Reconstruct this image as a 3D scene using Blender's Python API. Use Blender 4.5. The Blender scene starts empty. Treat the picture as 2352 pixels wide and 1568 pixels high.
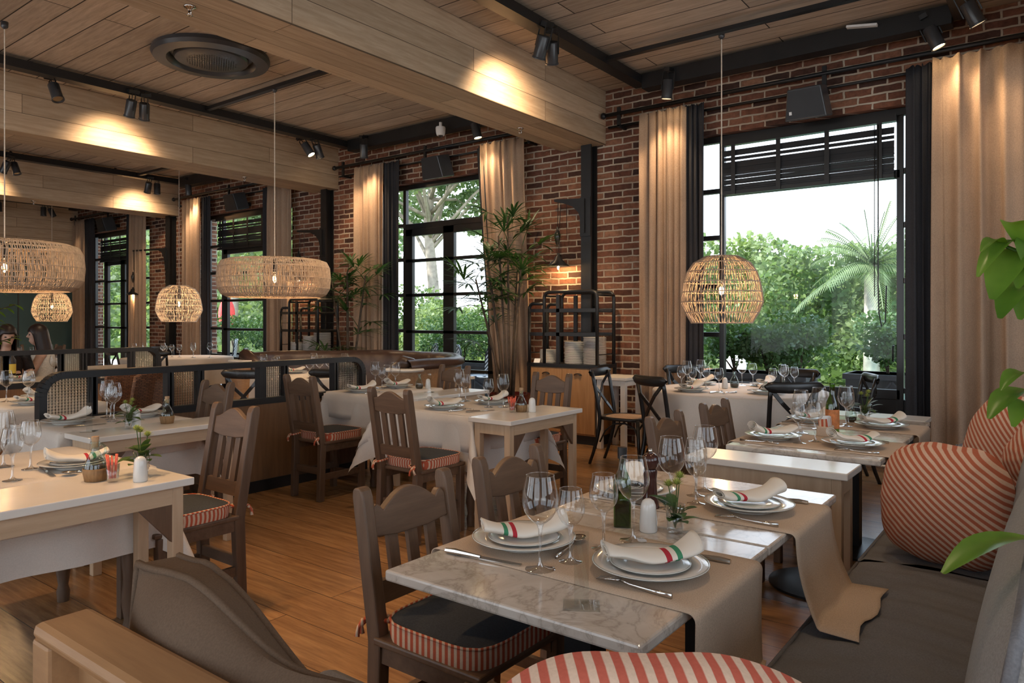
import bpy, math, random
from mathutils import Vector, Matrix
SC = bpy.context.scene
COL = SC.collection
PI = math.pi
rnd = random.Random(7)
def sn(a): return math.sin(a)
def cs(a): return math.cos(a)

class MB:
    """collects shapes into one mesh"""
    def __init__(s): s.v=[]; s.f=[]; s.mi=[]; s.k=0
    def add(s, vs, fs):
        o=len(s.v); s.v+=[tuple(p) for p in vs]
        s.f+=[tuple(i+o for i in f) for f in fs]; s.mi+=[s.k]*len(fs); return s
    def box(s,x0,y0,z0,x1,y1,z1):
        return s.add([(x0,y0,z0),(x1,y0,z0),(x1,y1,z0),(x0,y1,z0),(x0,y0,z1),(x1,y0,z1),(x1,y1,z1),(x0,y1,z1)],
            [(0,3,2,1),(4,5,6,7),(0,1,5,4),(1,2,6,5),(2,3,7,6),(3,0,4,7)])
    def bar(s,a,b,w,h,up=(0,0,1)):
        a=Vector(a); b=Vector(b); d=(b-a).normalized(); u=Vector(up)
        sd=d.cross(u)
        if sd.length<1e-4: sd=d.cross(Vector((1,0,0)))
        sd.normalize(); u=sd.cross(d).normalized(); sd*=w/2; u*=h/2
        return s.add([a-sd-u,a+sd-u,a+sd+u,a-sd+u,b-sd-u,b+sd-u,b+sd+u,b-sd+u],
            [(0,1,2,3),(7,6,5,4),(0,4,5,1),(1,5,6,2),(2,6,7,3),(3,7,4,0)])
    def tube(s,pts,r,n=8,cap=True,sy=1.0):
        pts=[Vector(p) for p in pts]; m=len(pts); rs=r if isinstance(r,(list,tuple)) else [r]*m
        t0=(pts[1]-pts[0]).normalized(); nrm=Vector((0,0,1)) if abs(t0.z)<.9 else Vector((1,0,0))
        nrm=(nrm-t0*nrm.dot(t0)).normalized(); vs=[]
        for i in range(m):
            t=(pts[min(i+1,m-1)]-pts[max(i-1,0)])
            t=t.normalized() if t.length>1e-9 else t0
            nrm=nrm-t*nrm.dot(t)
            if nrm.length<1e-6: nrm=t.orthogonal()
            nrm.normalize(); bn=t.cross(nrm)
            for j in range(n):
                a=2*PI*j/n; vs.append(pts[i]+nrm*(cs(a)*rs[i])+bn*(sn(a)*rs[i]*sy))
        fs=[(i*n+j,i*n+(j+1)%n,(i+1)*n+(j+1)%n,(i+1)*n+j) for i in range(m-1) for j in range(n)]
        if cap: fs+=[tuple(range(n-1,-1,-1)),tuple((m-1)*n+j for j in range(n))]
        return s.add(vs,fs)
    def lathe(s,prof,n=24,c=(0,0,0),cap=False):
        vs=[]; m=len(prof)
        for r,z in prof:
            for j in range(n):
                a=2*PI*j/n; vs.append((c[0]+r*cs(a),c[1]+r*sn(a),c[2]+z))
        fs=[(i*n+j,i*n+(j+1)%n,(i+1)*n+(j+1)%n,(i+1)*n+j) for i in range(m-1) for j in range(n)]
        if cap: fs+=[tuple(range(n-1,-1,-1)),tuple((m-1)*n+j for j in range(n))]
        return s.add(vs,fs)
    def grid(s,fn,nu,nv,closeu=False):
        vs=[fn(i/nu,j/nv) for j in range(nv+1) for i in range(nu+(0 if closeu else 1))]
        w=nu if closeu else nu+1
        fs=[(j*w+i,j*w+(i+1)%w,(j+1)*w+(i+1)%w,(j+1)*w+i) for j in range(nv) for i in range(nu)]
        return s.add(vs,fs)
    def prism(s,poly,axis,a,b):
        """poly: 2-D outline; axis 'x': (y,z), 'y': (x,z), 'z': (x,y); extruded from a to b"""
        n=len(poly); P=[]
        for t in (a,b):
            for p,q in poly: P.append((t,p,q) if axis=='x' else (p,t,q) if axis=='y' else (p,q,t))
        return s.add(P,[tuple(range(n-1,-1,-1)),tuple(range(n,2*n))]+[(i,(i+1)%n,n+(i+1)%n,n+i) for i in range(n)])
    def xf(s,mat,start=0):
        s.v[start:]=[tuple(mat@Vector(p)) for p in s.v[start:]]; return s

def tag(o,label=None,cat=None,group=None,kind=None):
    if label: o['label']=label
    if cat: o['category']=cat
    if group: o['group']=group
    if kind: o['kind']=kind
    return o
def obj(name,mb,mat,parent=None,smooth=False,bevel=0,sub=0,solid=0,loc=None,rz=0,label=None,cat=None,group=None,kind=None,auto=None):
    me=bpy.data.meshes.new(name); me.from_pydata(mb.v,[],mb.f)
    for m in (mat if isinstance(mat,(list,tuple)) else [mat]): me.materials.append(m)
    if len(me.materials)>1: me.polygons.foreach_set('material_index',mb.mi)
    if smooth: me.polygons.foreach_set('use_smooth',[True]*len(me.polygons))
    if auto is not None: me.set_sharp_from_angle(angle=math.radians(auto))
    me.update()
    o=bpy.data.objects.new(name,me); COL.objects.link(o)
    if parent is not None: o.parent=parent
    if loc is not None: o.location=loc
    if rz: o.rotation_euler=(0,0,rz)
    if solid:
        m=o.modifiers.new('t','SOLIDIFY'); m.thickness=solid; m.offset=0
    if bevel:
        m=o.modifiers.new('b','BEVEL'); m.width=bevel; m.segments=2; m.limit_method='ANGLE'; m.angle_limit=.6
    if sub:
        m=o.modifiers.new('s','SUBSURF'); m.levels=sub; m.render_levels=sub
    return tag(o,label,cat,group,kind)
def thing(name,label,cat,loc=(0,0,0),rz=0,group=None,kind=None):
    o=bpy.data.objects.new(name,None); COL.objects.link(o); o.location=loc; o.rotation_euler=(0,0,rz)
    o.empty_display_size=.1
    return tag(o,label,cat,group,kind)
def struct(name,mb,mat,label,cat,**k):
    return obj(name,mb,mat,label=label,cat=cat,kind='structure',**k)
def dup(root,loc,rz=0,label=None,group=None,scale=None,tilt=None):
    """a copy of a thing with copies of its parts and sub-parts"""
    kids={}
    r=root.copy(); COL.objects.link(r); r.location=loc; r.rotation_euler=(tilt or 0,0,rz)
    if scale: r.scale=scale if isinstance(scale,tuple) else (scale,)*3
    if label: r['label']=label
    if group: r['group']=group
    elif 'group' in r and group=='' : del r['group']
    for ch in list(root.children):
        c=ch.copy(); COL.objects.link(c); c.parent=r
        for g in list(ch.children):
            d=g.copy(); COL.objects.link(d); d.parent=c
    return r
class Kind:
    """one kind of thing: the first placing moves the original, the next ones copy it"""
    def __init__(s,make): s.make=make; s.o=None
    def put(s,loc,rz=0,label=None,group=None,scale=None):
        if s.o is None:
            s.o=s.make(); o=s.o; o.location=loc; o.rotation_euler=(0,0,rz)
            if scale: o.scale=scale if isinstance(scale,tuple) else (scale,)*3
            if label: o['label']=label
            if group: o['group']=group
            return o
        if scale is None: scale=1.0
        o=dup(s.o,loc,rz,label,group,scale)
        if not group and 'group' in o: del o['group']
        return o

# ---------------------------------------------------------------- materials
def nt(name):
    m=bpy.data.materials.new(name); m.use_nodes=True; t=m.node_tree; t.nodes.clear()
    out=t.nodes.new('ShaderNodeOutputMaterial'); return m,t,out
def N(t,typ,**k):
    n=t.nodes.new(typ)
    for a,b in k.items():
        if a in n.inputs: n.inputs[a].default_value=b
        else: setattr(n,a,b)
    return n
def L(t,a,b): t.links.new(a,b)
def c4(c): return (c[0],c[1],c[2],1)
def pbsdf(t,out,rough=.5,metal=0,spec=.5):
    p=N(t,'ShaderNodeBsdfPrincipled'); p.inputs['Roughness'].default_value=rough; p.inputs['Metallic'].default_value=metal
    p.inputs['Specular IOR Level'].default_value=spec; L(t,p.outputs[0],out.inputs[0]); return p
def coord(t,scale=(1,1,1),rot=(0,0,0),loc=(0,0,0)):
    c=N(t,'ShaderNodeTexCoord'); m=N(t,'ShaderNodeMapping'); m.inputs['Scale'].default_value=scale
    m.inputs['Rotation'].default_value=rot; m.inputs['Location'].default_value=loc
    L(t,c.outputs['Object'],m.inputs[0]); return m.outputs[0]
def ramp(t,fac,stops,interp='LINEAR'):
    r=N(t,'ShaderNodeValToRGB'); r.color_ramp.interpolation=interp
    e=r.color_ramp.elements
    while len(e)<len(stops): e.new(.5)
    for i,(p,c) in enumerate(stops): e[i].position=p; e[i].color=c4(c)
    L(t,fac,r.inputs[0]); return r.outputs[0]
def bump(t,h,p,strength=.2,dist=.01):
    b=N(t,'ShaderNodeBump'); b.inputs['Strength'].default_value=strength; b.inputs['Distance'].default_value=dist
    L(t,h,b.inputs['Height']); L(t,b.outputs[0],p.inputs['Normal'])
def mixc(t,fac,a,b,mode='MIX'):
    m=N(t,'ShaderNodeMix'); m.data_type='RGBA'; m.blend_type=mode
    for k,v in ((0,fac),(6,a),(7,b)):
        if isinstance(v,(int,float)): m.inputs[k].default_value=v
        elif isinstance(v,(tuple,list)): m.inputs[k].default_value=c4(v)
        else: L(t,v,m.inputs[k])
    return m.outputs[2]
def plain(name,c,rough=.5,metal=0,spec=.5,var=.12,scale=6,bmp=0):
    m,t,o=nt(name); p=pbsdf(t,o,rough,metal,spec)
    n=N(t,'ShaderNodeTexNoise',Scale=scale,Detail=3.0); L(t,coord(t),n.inputs['Vector'])
    a=tuple(x*(1-var) for x in c); b=tuple(min(1,x*(1+var)) for x in c)
    L(t,ramp(t,n.outputs[0],[(.3,a),(.7,b)]),p.inputs['Base Color'])
    if bmp: bump(t,n.outputs[0],p,bmp,.005)
    return m
def wood(name,c1,c2,axis='x',rough=.5,scale=1.0,spec=.4,knots=False):
    m,t,o=nt(name); p=pbsdf(t,o,rough,0,spec)
    s={'x':(1.2,14,14),'y':(14,1.2,14),'z':(14,14,1.2)}[axis]
    n=N(t,'ShaderNodeTexNoise',Scale=scale*2.2,Detail=6.0,Roughness=.65); L(t,coord(t,s),n.inputs['Vector'])
    n2=N(t,'ShaderNodeTexNoise',Scale=1.1,Detail=2.0); L(t,coord(t),n2.inputs['Vector'])
    a=ramp(t,n.outputs[0],[(.3,c1),(.7,c2)])
    L(t,mixc(t,.35,a,ramp(t,n2.outputs[0],[(.3,tuple(x*.7 for x in c1)),(.7,tuple(min(1,x*1.15) for x in c2))])),p.inputs['Base Color'])
    bump(t,n.outputs[0],p,.12,.004); return m
def planks(name,c1,c2,along,across,bw,bl,rough=.45,gap=.004,gapc=(.03,.02,.015),spec=.4,bmp=.25,grain=1.0):
    """boards running along one object axis; 'across' is the axis the rows stack on"""
    m,t,o=nt(name); p=pbsdf(t,o,rough,0,spec)
    c=N(t,'ShaderNodeTexCoord'); sp=N(t,'ShaderNodeSeparateXYZ'); L(t,c.outputs['Object'],sp.inputs[0])
    cb=N(t,'ShaderNodeCombineXYZ')
    def src(ax):
        if len(ax)==1: return sp.outputs['xyz'.index(ax)]
        a=N(t,'ShaderNodeMath',operation='ADD'); L(t,sp.outputs['xyz'.index(ax[0])],a.inputs[0]); L(t,sp.outputs['xyz'.index(ax[1])],a.inputs[1]); return a.outputs[0]
    L(t,src(along),cb.inputs[0]); L(t,src(across),cb.inputs[1])
    b=N(t,'ShaderNodeTexBrick'); b.offset=.37; b.offset_frequency=2
    b.inputs['Scale'].default_value=1; b.inputs['Brick Width'].default_value=bl; b.inputs['Row Height'].default_value=bw
    b.inputs['Mortar Size'].default_value=gap; b.inputs['Mortar Smooth'].default_value=.2; b.inputs['Bias'].default_value=0
    b.inputs['Color1'].default_value=(0,0,0,1); b.inputs['Color2'].default_value=(1,1,1,1); b.inputs['Mortar'].default_value=(.5,.5,.5,1)
    L(t,cb.outputs[0],b.inputs['Vector'])
    mp=N(t,'ShaderNodeMapping'); mp.inputs['Scale'].default_value=(1.3*grain,16*grain,1); L(t,cb.outputs[0],mp.inputs[0])
    off=N(t,'ShaderNodeVectorMath',operation='ADD'); L(t,mp.outputs[0],off.inputs[0]); 
    sc=N(t,'ShaderNodeVectorMath',operation='SCALE'); sc.inputs['Scale'].default_value=9.0; L(t,b.outputs['Color'],sc.inputs[0]); L(t,sc.outputs[0],off.inputs[1])
    n=N(t,'ShaderNodeTexNoise',Scale=2.0,Detail=7.0,Roughness=.68,Distortion=.4); L(t,off.outputs[0],n.inputs['Vector'])
    g=ramp(t,n.outputs[0],[(.28,c1),(.72,c2)])
    v=mixc(t,.8,g,ramp(t,b.outputs['Color'],[(0,(.62,.62,.62)),(1,(1.0,1.0,1.0))]),'MULTIPLY')
    col=mixc(t,b.outputs['Fac'],v,gapc); L(t,col,p.inputs['Base Color'])
    h=N(t,'ShaderNodeMath',operation='SUBTRACT'); h.inputs[0].default_value=1; L(t,b.outputs['Fac'],h.inputs[1])
    h2=N(t,'ShaderNodeMath',operation='MULTIPLY_ADD'); L(t,n.outputs[0],h2.inputs[0]); h2.inputs[1].default_value=.25; L(t,h.outputs[0],h2.inputs[2])
    bump(t,h2.outputs[0],p,bmp,.006); return m
def brickmat(name):
    m,t,o=nt(name); p=pbsdf(t,o,.85,0,.2)
    c=N(t,'ShaderNodeTexCoord'); sp=N(t,'ShaderNodeSeparateXYZ'); L(t,c.outputs['Object'],sp.inputs[0])
    a=N(t,'ShaderNodeMath',operation='ADD'); L(t,sp.outputs[0],a.inputs[0]); L(t,sp.outputs[1],a.inputs[1])
    cb=N(t,'ShaderNodeCombineXYZ'); L(t,a.outputs[0],cb.inputs[0]); L(t,sp.outputs[2],cb.inputs[1])
    wn=N(t,'ShaderNodeTexNoise',Scale=9.0,Detail=2.0); L(t,cb.outputs[0],wn.inputs['Vector'])
    ws=N(t,'ShaderNodeVectorMath',operation='SCALE'); ws.inputs['Scale'].default_value=.022; L(t,wn.outputs['Color'],ws.inputs[0])
    wa=N(t,'ShaderNodeVectorMath',operation='ADD'); L(t,cb.outputs[0],wa.inputs[0]); L(t,ws.outputs[0],wa.inputs[1])
    b=N(t,'ShaderNodeTexBrick'); b.inputs['Scale'].default_value=1; b.inputs['Brick Width'].default_value=.25; b.inputs['Row Height'].default_value=.076
    b.inputs['Mortar Size'].default_value=.011; b.inputs['Mortar Smooth'].default_value=.35
    b.inputs['Color1'].default_value=(0,0,0,1); b.inputs['Color2'].default_value=(1,1,1,1); L(t,wa.outputs[0],b.inputs['Vector'])
    n=N(t,'ShaderNodeTexNoise',Scale=16.0,Detail=5.0,Roughness=.7); L(t,cb.outputs[0],n.inputs['Vector'])
    n2=N(t,'ShaderNodeTexNoise',Scale=1.3,Detail=2.0); L(t,cb.outputs[0],n2.inputs['Vector'])
    bc=ramp(t,b.outputs['Color'],[(0,(.05,.027,.022)),(.3,(.15,.062,.04)),(.65,(.215,.09,.055)),(1,(.29,.145,.09))])
    bc=mixc(t,.75,bc,ramp(t,n.outputs[0],[(.25,(.35,.35,.35)),(.72,(1.35,1.3,1.25))]),'MULTIPLY')
    mo=ramp(t,n2.outputs[0],[(.35,(.36,.27,.20)),(.7,(.5,.42,.33))])
    L(t,mixc(t,b.outputs['Fac'],bc,mo),p.inputs['Base Color'])
    h=N(t,'ShaderNodeMath',operation='MULTIPLY_ADD'); L(t,b.outputs['Fac'],h.inputs[0]); h.inputs[1].default_value=-1.6; L(t,n.outputs[0],h.inputs[2])
    bump(t,h.outputs[0],p,.7,.012); return m
def marble(name):
    m,t,o=nt(name); p=pbsdf(t,o,.12,0,.5); v=coord(t)
    n=N(t,'ShaderNodeTexNoise',Scale=5.0,Detail=8.0,Roughness=.62,Distortion=1.6); L(t,v,n.inputs['Vector'])
    k=N(t,'ShaderNodeTexNoise',Scale=3.1,Detail=6.0,Roughness=.6,Distortion=2.5); L(t,v,k.inputs['Vector'])
    s=N(t,'ShaderNodeMath',operation='SUBTRACT'); L(t,k.outputs[0],s.inputs[0]); s.inputs[1].default_value=.5
    ab=N(t,'ShaderNodeMath',operation='ABSOLUTE'); L(t,s.outputs[0],ab.inputs[0])
    vein=ramp(t,ab.outputs[0],[(0,(.66,.63,.6)),(.018,(.88,.86,.84)),(.06,(1,1,1))])
    base=ramp(t,n.outputs[0],[(.25,(.40,.34,.285)),(.42,(.56,.49,.42)),(.75,(.67,.61,.54))])
    L(t,mixc(t,.85,base,vein,'MULTIPLY'),p.inputs['Base Color']); return m
def fabric(name,c,rough=.9,weave=260,var=.15,trans=0,sheen=0,bmp=.15):
    m,t,o=nt(name); p=pbsdf(t,o,rough,0,.15); v=coord(t)
    n=N(t,'ShaderNodeTexNoise',Scale=weave,Detail=1.0); L(t,v,n.inputs['Vector'])
    n2=N(t,'ShaderNodeTexNoise',Scale=5.0,Detail=3.0); L(t,v,n2.inputs['Vector'])
    a=ramp(t,n.outputs[0],[(.3,tuple(x*(1-var) for x in c)),(.7,tuple(min(1,x*(1+var)) for x in c))])
    a=mixc(t,.3,a,ramp(t,n2.outputs[0],[(.3,tuple(x*.8 for x in c)),(.7,tuple(min(1,x*1.12) for x in c))]))
    L(t,a,p.inputs['Base Color'])
    if bmp: bump(t,n.outputs[0],p,bmp,.002)
    if trans:
        tr=N(t,'ShaderNodeBsdfTranslucent'); L(t,a,tr.inputs[0]); mx=N(t,'ShaderNodeMixShader'); mx.inputs[0].default_value=trans
        L(t,p.outputs[0],mx.inputs[1]); L(t,tr.outputs[0],mx.inputs[2]); L(t,mx.outputs[0],o.inputs[0])
    return m
def stripes(name,ca,cb_,freq,axes=(1,1,0),duty=.5,rough=.9):
    m,t,o=nt(name); p=pbsdf(t,o,rough,0,.15)
    c=N(t,'ShaderNodeTexCoord'); d=N(t,'ShaderNodeVectorMath',operation='DOT_PRODUCT'); d.inputs[1].default_value=axes; L(t,c.outputs['Object'],d.inputs[0])
    f=N(t,'ShaderNodeMath',operation='MULTIPLY'); f.inputs[1].default_value=freq; L(t,d.outputs['Value'],f.inputs[0])
    fr=N(t,'ShaderNodeMath',operation='FRACT'); L(t,f.outputs[0],fr.inputs[0])
    n=N(t,'ShaderNodeTexNoise',Scale=160.0,Detail=1.0); L(t,c.outputs['Object'],n.inputs['Vector'])
    col=ramp(t,fr.outputs[0],[(0,ca),(duty-.04,ca),(duty+.04,cb_),(.96,cb_),(1,ca)])
    L(t,mixc(t,.25,col,ramp(t,n.outputs[0],[(.3,(.75,.75,.75)),(.7,(1.1,1.1,1.1))]),'MULTIPLY'),p.inputs['Base Color'])
    bump(t,n.outputs[0],p,.15,.002); return m
def thinglass(name,tint=(.97,.98,.98),rough=0.0,refl=1.0,pwr=4.0,base=.045):
    """thin clear glass: what does not reflect passes straight through"""
    m,t,o=nt(name)
    tr=N(t,'ShaderNodeBsdfTransparent'); tr.inputs[0].default_value=c4(tint)
    g=N(t,'ShaderNodeBsdfGlossy'); g.inputs['Roughness'].default_value=rough; g.inputs[0].default_value=(1,1,1,1)
    f=N(t,'ShaderNodeLayerWeight'); f.inputs[0].default_value=.5
    pw=N(t,'ShaderNodeMath',operation='POWER'); pw.inputs[1].default_value=pwr; L(t,f.outputs['Facing'],pw.inputs[0])
    k=N(t,'ShaderNodeMath',operation='MULTIPLY_ADD'); k.inputs[1].default_value=.9*refl; k.inputs[2].default_value=base*refl; k.use_clamp=True; L(t,pw.outputs[0],k.inputs[0])
    mx=N(t,'ShaderNodeMixShader'); L(t,k.outputs[0],mx.inputs[0]); L(t,tr.outputs[0],mx.inputs[1]); L(t,g.outputs[0],mx.inputs[2]); L(t,mx.outputs[0],o.inputs[0])
    return m
def leafmat(name,c1,c2,trans=.35,scale=3,rough=.45):
    m,t,o=nt(name); p=pbsdf(t,o,rough,0,.35)
    n=N(t,'ShaderNodeTexNoise',Scale=scale,Detail=3.0); L(t,coord(t),n.inputs['Vector'])
    a=ramp(t,n.outputs[0],[(.3,c1),(.7,c2)]); L(t,a,p.inputs['Base Color'])
    tr=N(t,'ShaderNodeBsdfTranslucent'); L(t,mixc(t,1.0,a,(1.3,1.4,.7),'MULTIPLY'),tr.inputs[0]); mx=N(t,'ShaderNodeMixShader'); mx.inputs[0].default_value=trans
    L(t,p.outputs[0],mx.inputs[1]); L(t,tr.outputs[0],mx.inputs[2]); L(t,mx.outputs[0],o.inputs[0]); return m
def emit(name,c,s):
    m,t,o=nt(name); e=N(t,'ShaderNodeEmission'); e.inputs[0].default_value=c4(c); e.inputs[1].default_value=s
    L(t,e.outputs[0],o.inputs[0]); return m

M={}
M['floor']=planks('floor_oak',(.21,.098,.038),(.46,.25,.11),'y','x',.26,2.9,rough=.25,gap=.0022,gapc=(.08,.04,.018),bmp=.25)
M['ceil']=planks('ceiling_boards',(.38,.295,.22),(.66,.54,.43),'y','x',.27,3.4,rough=.7,gap=.006,gapc=(.03,.022,.016),bmp=.4)
M['beam']=planks('beam_boards',(.43,.30,.19),(.64,.49,.345),'x','zy',.208,3.1,rough=.6,gap=.003,gapc=(.10,.065,.04),bmp=.15)
M['brick']=brickmat('brick_wall')
M['plaster']=plain('plaster',(.55,.5,.44),.9,var=.05)
M['teal']=plain('teal_paint',(.055,.105,.10),.7,var=.1,scale=2)
M['black']=plain('black_metal',(.012,.012,.013),.4,0,.4,var=.2)
M['blackw']=plain('black_wood',(.014,.013,.013),.28,0,.5,var=.2)
M['chair']=wood('chair_wood',(.075,.042,.025),(.17,.10,.06),'z',.45)
M['chairh']=wood('chair_wood_cross',(.075,.042,.025),(.17,.10,.06),'y',.45)
M['pine']=wood('pine',(.42,.285,.175),(.57,.41,.27),'z',.5)
M['pineh']=wood('pine_rail',(.42,.285,.175),(.57,.41,.27),'x',.5)
M['white']=plain('white_lacquer',(.68,.63,.565),.22,0,.5,var=.03)
M['whitew']=plain('white_painted_wood',(.62,.57,.50),.45,var=.06)
M['cab']=wood('cabinet_oak',(.27,.13,.05),(.46,.25,.11),'z',.45)
M['benchw']=wood('bench_oak',(.20,.10,.045),(.37,.21,.10),'y',.5)
M['panel']=wood('panel_walnut',(.10,.052,.026),(.20,.105,.05),'z',.4)
M['marble']=marble('marble')
M['linen']=fabric('linen_runner',(.52,.40,.30),weave=300)
M['cloth']=fabric('table_linen',(.63,.565,.50),weave=200,var=.05,bmp=.05)
M['curt']=fabric('linen_curtain',(.52,.375,.27),weave=120,trans=.38)
M['curtd']=fabric('grey_curtain',(.035,.035,.04),weave=120)
M['greyf']=fabric('grey_wool',(.165,.165,.175),weave=220,bmp=.3)
M['brownf']=fabric('brown_wool',(.125,.085,.058),weave=240,bmp=.35)
M['lgrey']=fabric('pale_grey_wool',(.27,.26,.25),weave=260,var=.2,bmp=.3)
M['seatf']=fabric('seat_slate',(.05,.055,.062),weave=180,bmp=.2)
M['tick']=stripes('red_ticking',(.46,.10,.05),(.62,.45,.32),46)
M['tickp']=stripes('red_ticking_pillow',(.40,.115,.06),(.60,.40,.29),50,(.62,0,.78))
M['tickv']=stripes('red_ticking_upright',(.50,.12,.08),(.68,.5,.38),36,(.98,0,.2))
M['leather']=plain('brown_leather',(.055,.03,.022),.38,0,.5,var=.25,scale=14,bmp=.1)
M['ceram']=plain('white_ceramic',(.68,.65,.605),.12,0,.5,var=.02)
M['rimg']=plain('plate_rim_glaze',(.20,.235,.21),.15,var=.05)
M['steel']=plain('cutlery_steel',(.62,.6,.57),.16,1.0,.5,var=.05)
M['chrome']=plain('chrome',(.7,.68,.65),.12,1.0,.5,var=.03)
M['glass']=thinglass('wine_glass',(.95,.957,.957),refl=1.0,pwr=2.4,base=.05)
M['gstem']=thinglass('wine_glass_stem',(.93,.935,.935),refl=1.0,pwr=1.6,base=.12)
M['pane']=thinglass('window_pane',(.97,.985,.98),refl=.6,base=.02)
M['clear']=thinglass('clear_pane',(.93,.94,.94),refl=1.0)
M['acryl']=thinglass('acrylic',(.93,.95,.95),refl=1.2)
M['green']=thinglass('green_bottle',(.26,.42,.09),refl=1.6)
M['oilg']=thinglass('oil_glass',(.80,.88,.84),refl=1.6)
M['oil']=plain('vinegar',(.035,.02,.012),.1,var=.1)
M['cork']=plain('cork',(.42,.26,.14),.8,var=.2,scale=60)
M['basket']=wood('basket_straw',(.16,.085,.035),(.34,.2,.09),'z',.7,scale=4)
M['straw']=plain('red_paper_straw',(.72,.13,.07),.6,var=.2,scale=120)
M['mill']=plain('dark_mill_wood',(.05,.016,.012),.15,0,.6,var=.3)
M['rattan']=plain('rattan',(.44,.33,.24),.65,var=.2,scale=30)
M['rattanw']=plain('pale_rattan',(.62,.52,.42),.65,var=.15,scale=30)
M['wicker']=planks('wicker_weave',(.20,.075,.03),(.42,.18,.075),'y','z',.013,.045,rough=.6,gap=.0025,gapc=(.05,.02,.01),bmp=.9)
M['cane']=plain('cane_seat',(.42,.25,.13),.6,var=.25,scale=90)
M['leaf']=leafmat('palm_leaf',(.018,.055,.018),(.05,.12,.03),.25)
M['leafr']=leafmat('broad_leaf',(.07,.16,.02),(.19,.32,.05),.42,scale=8,rough=.3)
M['leafs']=leafmat('sprig_leaf',(.05,.10,.025),(.12,.18,.05),.3)
M['leafo']=leafmat('shrub_leaf',(.04,.09,.03),(.10,.18,.06),.3,scale=1.2)
M['leafh']=leafmat('hedge_leaf',(.11,.18,.07),(.30,.37,.18),.35,scale=.7)
M['leaft']=leafmat('tree_leaf',(.12,.19,.10),(.32,.4,.24),.4,scale=.6)
M['leafp']=leafmat('date_palm_leaf',(.10,.16,.07),(.30,.36,.2),.35,scale=.8)
M['stem']=plain('plant_stem',(.06,.04,.025),.8,var=.3,scale=20)
M['bark']=plain('pale_bark',(.42,.36,.3),.9,var=.3,scale=5,bmp=.4)
M['flower']=plain('green_flower',(.34,.38,.08),.8,var=.25,scale=150)
M['pot']=plain('oxblood_glaze',(.07,.014,.012),.12,0,.6,var=.2)
M['terra']=plain('terracotta',(.5,.2,.1),.8)
M['bulb']=emit('lit_filament',(1.0,.36,.07),22)
M['lens']=emit('lit_lamp_face',(1.0,.72,.40),60)
M['dull']=plain('unlit_lamp_face',(.35,.25,.14),.2,.5)
M['card']=plain('white_card',(.75,.75,.75),.6,var=.03)
M['darkin']=plain('dark_screen',(.012,.013,.016),.55,var=.2)
M['alloy']=plain('charcoal_plastic',(.045,.046,.05),.3,0,.5,var=.1)
M['skin']=plain('skin',(.55,.33,.24),.55,var=.06)
M['hair']=wood('dark_hair',(.012,.007,.006),(.035,.018,.014),'z',.4)
M['blouse']=fabric('cream_blouse',(.66,.62,.56),weave=60)
M['blackc']=fabric('black_top',(.012,.012,.014),weave=90)
M['stone']=plain('terrace_stone',(.60,.55,.48),.85,var=.1,scale=3)
M['poolw']=plain('pool_water',(.18,.62,.62),.06,0,.5,var=.1,scale=2)
M['planter']=plain('dark_planter',(.045,.045,.048),.5,var=.15)
M['redc']=plain('red_canvas',(.75,.07,.06),.7,var=.2,scale=9)
def reed():
    m,t,o=nt('reeded_glass'); g=N(t,'ShaderNodeBsdfGlass'); g.inputs['Roughness'].default_value=.12; g.inputs['IOR'].default_value=1.25
    c=N(t,'ShaderNodeTexCoord'); sp=N(t,'ShaderNodeSeparateXYZ'); L(t,c.outputs['Object'],sp.inputs[0]); r=[]
    for k in (0,2):
        a=N(t,'ShaderNodeMath',operation='MULTIPLY'); a.inputs[1].default_value=330; L(t,sp.outputs[k],a.inputs[0])
        b=N(t,'ShaderNodeMath',operation='SINE'); L(t,a.outputs[0],b.inputs[0]); r.append(b)
    s=N(t,'ShaderNodeMath',operation='ADD'); L(t,r[0].outputs[0],s.inputs[0]); L(t,r[1].outputs[0],s.inputs[1])
    b=N(t,'ShaderNodeBump'); b.inputs['Strength'].default_value=.8; b.inputs['Distance'].default_value=.004; L(t,s.outputs[0],b.inputs['Height']); L(t,b.outputs[0],g.inputs['Normal'])
    tr=N(t,'ShaderNodeBsdfTransparent'); tr.inputs[0].default_value=(.9,.92,.92,1); mx=N(t,'ShaderNodeMixShader'); mx.inputs[0].default_value=.72
    L(t,tr.outputs[0],mx.inputs[1]); L(t,g.outputs[0],mx.inputs[2]); L(t,mx.outputs[0],o.inputs[0]); return m
M['reed']=reed()
LAMP=.75; SKY=3.4; SUN=9.0; EXPO=0.0
XW=7.45; BAY=4.79; ZC=4.06; ZB=3.43
# ---------------------------------------------------------------- setting
b=MB().box(-4.6,-4.0,-.12,7.75,18.95,0); struct('floor',b,M['floor'],'honey oak plank floor of the dining room','floor')
b=MB().box(-4.6,-4.0,ZC,7.75,18.95,ZC+.15); struct('ceiling',b,M['ceil'],'weathered wooden plank ceiling between the big clad beams','ceiling')
b=MB()
OP0,OP1=.65,3.42
ys=[(-4.0,OP0)]
for n in range(4): ys.append((OP1+BAY*n,OP0+BAY*(n+1) if n<3 else 18.95))
for a,c in ys: b.box(XW,a,0,XW+.3,c,ZC)
for n in range(4): b.box(XW,OP0+BAY*n,3.35,XW+.3,OP1+BAY*n,ZC)
struct('wall_right',b,M['brick'],'old red brick wall with the four tall windows','wall')
b=MB().box(-4.6,18.65,0,XW,18.95,ZC); struct('wall_far',b,M['teal'],'dark teal wall at the far end of the room','wall')
b=MB()
for a,c in ((-4.0,-2.6),(1.6,2.6),(6.8,7.8),(12.0,18.65)): b.box(-4.6,a,0,-4.3,c,ZC)
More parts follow.
